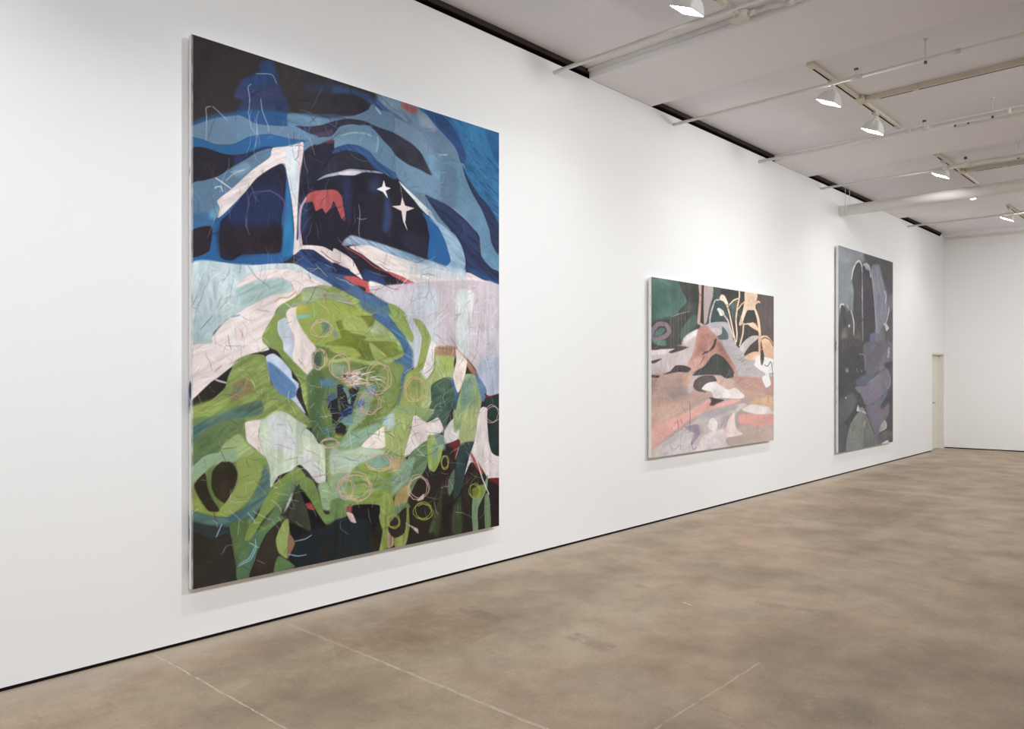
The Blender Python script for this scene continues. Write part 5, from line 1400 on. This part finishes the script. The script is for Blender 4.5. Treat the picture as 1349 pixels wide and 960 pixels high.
# ------------------------------------------------------------------ third painting: grey violet upright
def paint_far():
    k = Canvas(220, 420, [(1103.5, 322.5), (1175.5, 344.5), (1177, 582), (1105.3, 596)], (84, 84, 92), 23)
    k.scumble = 0.55
    P, S = k.P, k.S
    q = 'R'
    P(q, [(30, 40), (290, 120), (260, 200), (200, 200), (175, 320), (190, 560), (150, 620), (110, 560), (80, 720), (30, 720)], (140, 150, 160), 3, 1, 0, c2=(126, 138, 146))
    P(q, [(40, 60), (280, 130), (240, 180), (120, 200), (60, 180)], (152, 160, 174), 5, .7, 1)
    P(q, [(180, 380), (200, 480), (190, 600), (150, 580), (150, 420)], (132, 146, 152), 3, .8, 0)
    P(q, [(280, 120), (525, 185), (525, 420), (470, 480), (420, 300), (380, 210), (300, 200)], (92, 92, 104), 2, 1, 0, c2=(84, 84, 94))
    P(q, [(420, 170), (525, 190), (525, 350), (440, 370), (420, 280)], (88, 92, 92), 3, .9, 4)
    P(q, [(340, 220), (400, 215), (430, 330), (460, 420), (480, 560), (460, 700), (400, 800), (370, 780), (350, 500), (330, 330)], (142, 146, 164), 2, 1, 0, c2=(126, 130, 152))
    P(q, [(440, 360), (490, 470), (525, 440), (525, 640), (480, 640), (465, 500)], (112, 112, 128), 2, .95, 0)
    P(q, [(480, 640), (525, 600), (525, 960), (440, 960), (440, 760)], (92, 86, 96), 2, .95, 0)
    P(q, [(520, 400), (525, 400), (525, 960), (510, 960)], (110, 70, 76), 2, .6)
    # arches
    P(q, [(172, 350), (185, 250), (220, 185), (245, 205), (257, 290), (262, 560), (268, 960), (200, 960), (200, 700), (185, 560), (190, 430)], (84, 81, 90), 1, 1, 0, c2=(76, 72, 80))
    P(q, [(266, 220), (300, 215), (330, 300), (350, 420), (362, 560), (370, 760), (330, 800), (290, 960), (275, 960), (268, 560)], (82, 77, 86), 1, 1, 0, c2=(74, 70, 80))
    S(q, [(168, 340), (180, 260), (205, 200), (232, 182), (252, 215), (258, 280)], 4.5, (218, 220, 226), .95)
    S(q, [(258, 270), (260, 420), (262, 600), (270, 960)], 4, (150, 156, 182), .9)
    S(q, [(258, 400), (259, 520)], 2.4, (200, 204, 216), .8)
    S(q, [(268, 212), (300, 212), (322, 250), (330, 320)], 6, (196, 200, 212), .9)
    P(q, [(270, 205), (318, 218), (325, 260), (290, 250)], (196, 200, 210), 2, .85)
    for pts in ([(340, 250), (350, 400), (365, 560), (375, 700)], [(380, 230), (400, 400), (430, 520), (420, 660)], [(350, 360), (380, 480), (375, 620), (390, 790)], [(410, 300), (450, 480), (455, 600)]):
        S(q, pts, 2.4, (176, 180, 196), .7)
    S(q, [(450, 430), (462, 480), (455, 540)], 4, (206, 208, 216), .9)
    S(q, [(486, 570), (482, 620), (470, 680), (455, 720)], 4, (206, 206, 216), .9)
    P(q, [(440, 705), (465, 710), (486, 745), (465, 775), (455, 745)], (214, 212, 214), 1)
    # dark thicket on the left
    P(q, [(60, 720), (85, 560), (115, 690), (140, 620), (160, 600), (190, 690), (195, 800), (200, 960), (55, 960)], (88, 88, 90), 2, 1, 0, c2=(80, 78, 84))
    P(q, [(80, 560), (105, 555), (115, 600), (125, 720), (105, 700)], (76, 82, 76), 1)
    P(q, [(90, 780), (125, 740), (135, 830), (115, 870), (85, 850)], (116, 122, 112), 3, .8)
    P(q, [(185, 820), (260, 800), (265, 960), (195, 960)], (98, 98, 94), 4, .8)
    S(q, [(72, 580), (80, 550), (100, 548), (108, 560)], 3.6, (216, 218, 214), .95)
    S(q, [(130, 548), (145, 580)], 3, (180, 190, 190), .8)
    S(q, [(165, 600), (180, 650), (190, 710), (190, 810)], 4.5, (204, 208, 204), .9)
    P(q, [(145, 715), (158, 720), (155, 742), (146, 738)], (216, 216, 212), 0)
    P(q, [(330, 800), (380, 790), (390, 880), (350, 950), (330, 900)], (108, 122, 164), 2, .95)
    S(q, [(375, 870), (355, 920), (345, 950)], 3, (190, 198, 216), .8)
    P(q, [(380, 800), (450, 740), (450, 960), (370, 960)], (128, 122, 136), 3, .85)
    S(q, [(490, 870), (482, 930), (490, 960)], 4, (206, 208, 220), .9)
    q = 'T'
    P(q, [(60, -20), (290, -20), (290, 240), (240, 280), (200, 360), (230, 420), (280, 540), (200, 620), (60, 720)], (76, 76, 79), 3, 1, 0, c2=(68, 66, 72))
    P(q, [(280, -20), (520, -20), (520, 180), (430, 200), (400, 230), (300, 240)], (118, 112, 124), 3, 1, 1, c2=(104, 100, 112))
    P(q, [(430, 100), (480, 40), (500, 60), (480, 160), (400, 220)], (134, 124, 150), 3, .9)
    P(q, [(330, -10), (400, -10), (370, 40), (330, 60)], (104, 116, 152), 4, .8)
    P(q, [(450, 160), (525, 130), (525, 250), (490, 210)], (80, 76, 82), 2, .95)
    P(q, [(480, 20), (495, 20), (490, 90), (475, 110)], (196, 200, 214), 2, .9)
    S(q, [(235, 70), (280, 80), (290, 140), (285, 210)], 3, (142, 138, 164), .8)
    P(q, [(205, 300), (290, 250), (420, 210), (360, 300), (250, 350)], (92, 96, 122), 3, .95, 1)
    P(q, [(205, 350), (300, 340), (350, 290), (420, 220), (480, 200), (505, 270), (500, 350), (430, 420), (350, 490), (290, 500), (250, 420)], (134, 122, 144), 1, 1, 1, c2=(118, 108, 130))
    S(q, [(300, 330), (350, 290), (410, 250)], 3, (158, 148, 172), .7)
    S(q, [(500, 270), (500, 330), (470, 370)], 3, (166, 148, 178), .7)
    P(q, [(360, 490), (400, 450), (480, 370), (470, 430), (420, 510)], (104, 114, 152), 2, .95)
    P(q, [(420, 510), (480, 420), (525, 380), (525, 640), (500, 560), (490, 480)], (78, 76, 84), 2, 1, 0)
    P(q, [(220, 400), (250, 410), (290, 510), (270, 530), (225, 490)], (74, 72, 76), 2)
    P(q, [(300, 510), (400, 500), (430, 540), (490, 490), (490, 580), (440, 660), (400, 760), (350, 680), (310, 580)], (128, 118, 136), 2, 1, 1, c2=(116, 106, 126))
    P(q, [(70, 470), (180, 400), (220, 470), (180, 560), (80, 680)], (100, 104, 106), 4, .9, 3)
    P(q, [(70, 680), (140, 680), (150, 880), (70, 900)], (88, 90, 94), 3, .95, 0)
    P(q, [(140, 900), (150, 720), (200, 600), (260, 550), (310, 610), (360, 740), (400, 830), (370, 860)], (136, 142, 136), 1, 1, 0, c2=(120, 128, 122))
    P(q, [(290, 600), (360, 740), (390, 840), (280, 870), (270, 740)], (116, 124, 118), 3, .9, 0)
    P(q, [(170, 650), (220, 640), (200, 720), (160, 720)], (124, 128, 100), 4, .8)
    P(q, [(275, 690), (285, 620), (295, 640), (285, 690)], (196, 158, 110), 2, .95)
    P(q, [(220, 550), (230, 500), (245, 530), (290, 560), (300, 580), (260, 560)], (206, 206, 208), 1)
    P(q, [(232, 540), (265, 520), (285, 545), (270, 555)], (150, 154, 150), 2)
    P(q, [(120, 190), (140, 185), (150, 220), (125, 225)], (150, 152, 146), 2, .85)
    S(q, [(215, 195), (225, 225)], 3, (150, 152, 160), .8)
    S(q, [(252, 205), (262, 225)], 3, (140, 142, 150), .8)
    P(q, [(122, 435), (132, 435), (132, 444), (122, 444)], (216, 218, 214), 0)
    P(q, [(410, 730), (420, 680), (455, 630), (475, 660), (470, 700)], (172, 168, 158), 1)
    P(q, [(370, 760), (400, 750), (400, 840), (380, 850)], (120, 114, 136), 2, .9)
    P(q, [(400, 760), (470, 720), (525, 740), (525, 830), (410, 840)], (100, 106, 106), 2, 1)
    P(q, [(430, 830), (480, 800), (495, 820), (440, 845)], (220, 216, 210), 1)
    k.bristle(2200, (8, 26), (1.0, 2.6), .5, .10)
    k.scratch('R', 70, 120, 500, 900, 110, [(158, 160, 172), (66, 66, 74), (126, 124, 150), (178, 182, 190)], (20, 110), (1.2, 1.9), 1.2, .35, .2)
    k.scratch('T', 80, 0, 500, 840, 90, [(66, 66, 74), (126, 124, 146), (150, 152, 156)], (16, 70), (1.0, 2.1), 1.2, .35, .3)
    k.drips('T', 140, 390, 640, 860, 26, (156, 164, 156), .35, 1.6)
    k.img *= (1 + 0.05 * (k.rng.random((k.ny, k.nx, 1)) - .5))
    return k


build_painting(paint_big(), 1.772, 4.148, 0.312, 3.335, 0.060,
               'huge nearest painting: night-blue sky with two white stars above a green hill', GAIN1,
               edge_material('edge_big', (244, 240, 238), (70, 84, 120), 3.0, 0.62, 0.66), SHADE1)
build_painting(paint_middle(), 6.243, 8.915, 0.660, 2.416, 0.060,
               'middle painting: pink valley with cream branches against dark green', GAIN2,
               edge_material('edge_middle', (250, 248, 246), (200, 176, 172), 3.0, 0.66, 0.7), SHADE2)
build_painting(paint_far(), 10.985, 13.325, 0.342, 3.290, 0.060,
               'farthest painting: tall dark grey and violet canvas with two arched shapes', GAIN3,
               edge_material('edge_far', (238, 238, 238), (112, 116, 126), 4.0, 0.62, 0.66), SHADE3, 8)

# ------------------------------------------------------------------ lights
def area(name, loc, direction, size, power, spread=math.radians(150), color=(0.965, 0.985, 1.0), sy=None):
    d = bpy.data.lights.new(name, 'AREA')
    d.shape = 'RECTANGLE' if sy else 'SQUARE'
    d.size = size
    if sy:
        d.size_y = sy
    d.energy = power
    d.spread = spread
    d.color = color
    o = bpy.data.objects.new(name, d)
    COL.objects.link(o)
    o.location = loc
    o.rotation_euler = Vector(direction).to_track_quat('-Z', 'Y').to_euler()
    return o


for y, pw in LIGHTS:
    dirn = Vector((-math.sin(LT), 0, -math.cos(LT)))
    area('flood_and_fill', (TX - 0.042, y, BAY - 0.245), dirn, 0.15, pw, SPREAD)
for spec in FILLS:
    area('fill_light', *spec)  # unseen lamps added as fill for the long wall, floor and end wall

w = bpy.data.worlds.new('world')
SC.world = w
w.use_nodes = True
bg = w.node_tree.nodes['Background']
bg.inputs['Color'].default_value = (0.95, 0.975, 1.0, 1)
bg.inputs['Strength'].default_value = WORLD

# ------------------------------------------------------------------ camera
cam = bpy.data.cameras.new('camera')
cam.sensor_width = 36
cam.sensor_fit = 'HORIZONTAL'
cam.lens = F / 1349 * 36
cam.shift_y = (HY - 480) / 1349
cam.clip_start = 0.05
co = bpy.data.objects.new('camera', cam)
COL.objects.link(co)
co.location = (CAMX, 0, EYE)
co.rotation_euler = Vector((FWD[0], FWD[1], 0)).to_track_quat('-Z', 'Y').to_euler()
SC.camera = co

SC.view_settings.view_transform = 'Standard'
SC.view_settings.look = 'None'
SC.view_settings.exposure = 0
SC.view_settings.gamma = 1
SC.cycles.use_denoising = True
SC.cycles.max_bounces = 8
SC.cycles.diffuse_bounces = 6
SC.cycles.sample_clamp_indirect = 4
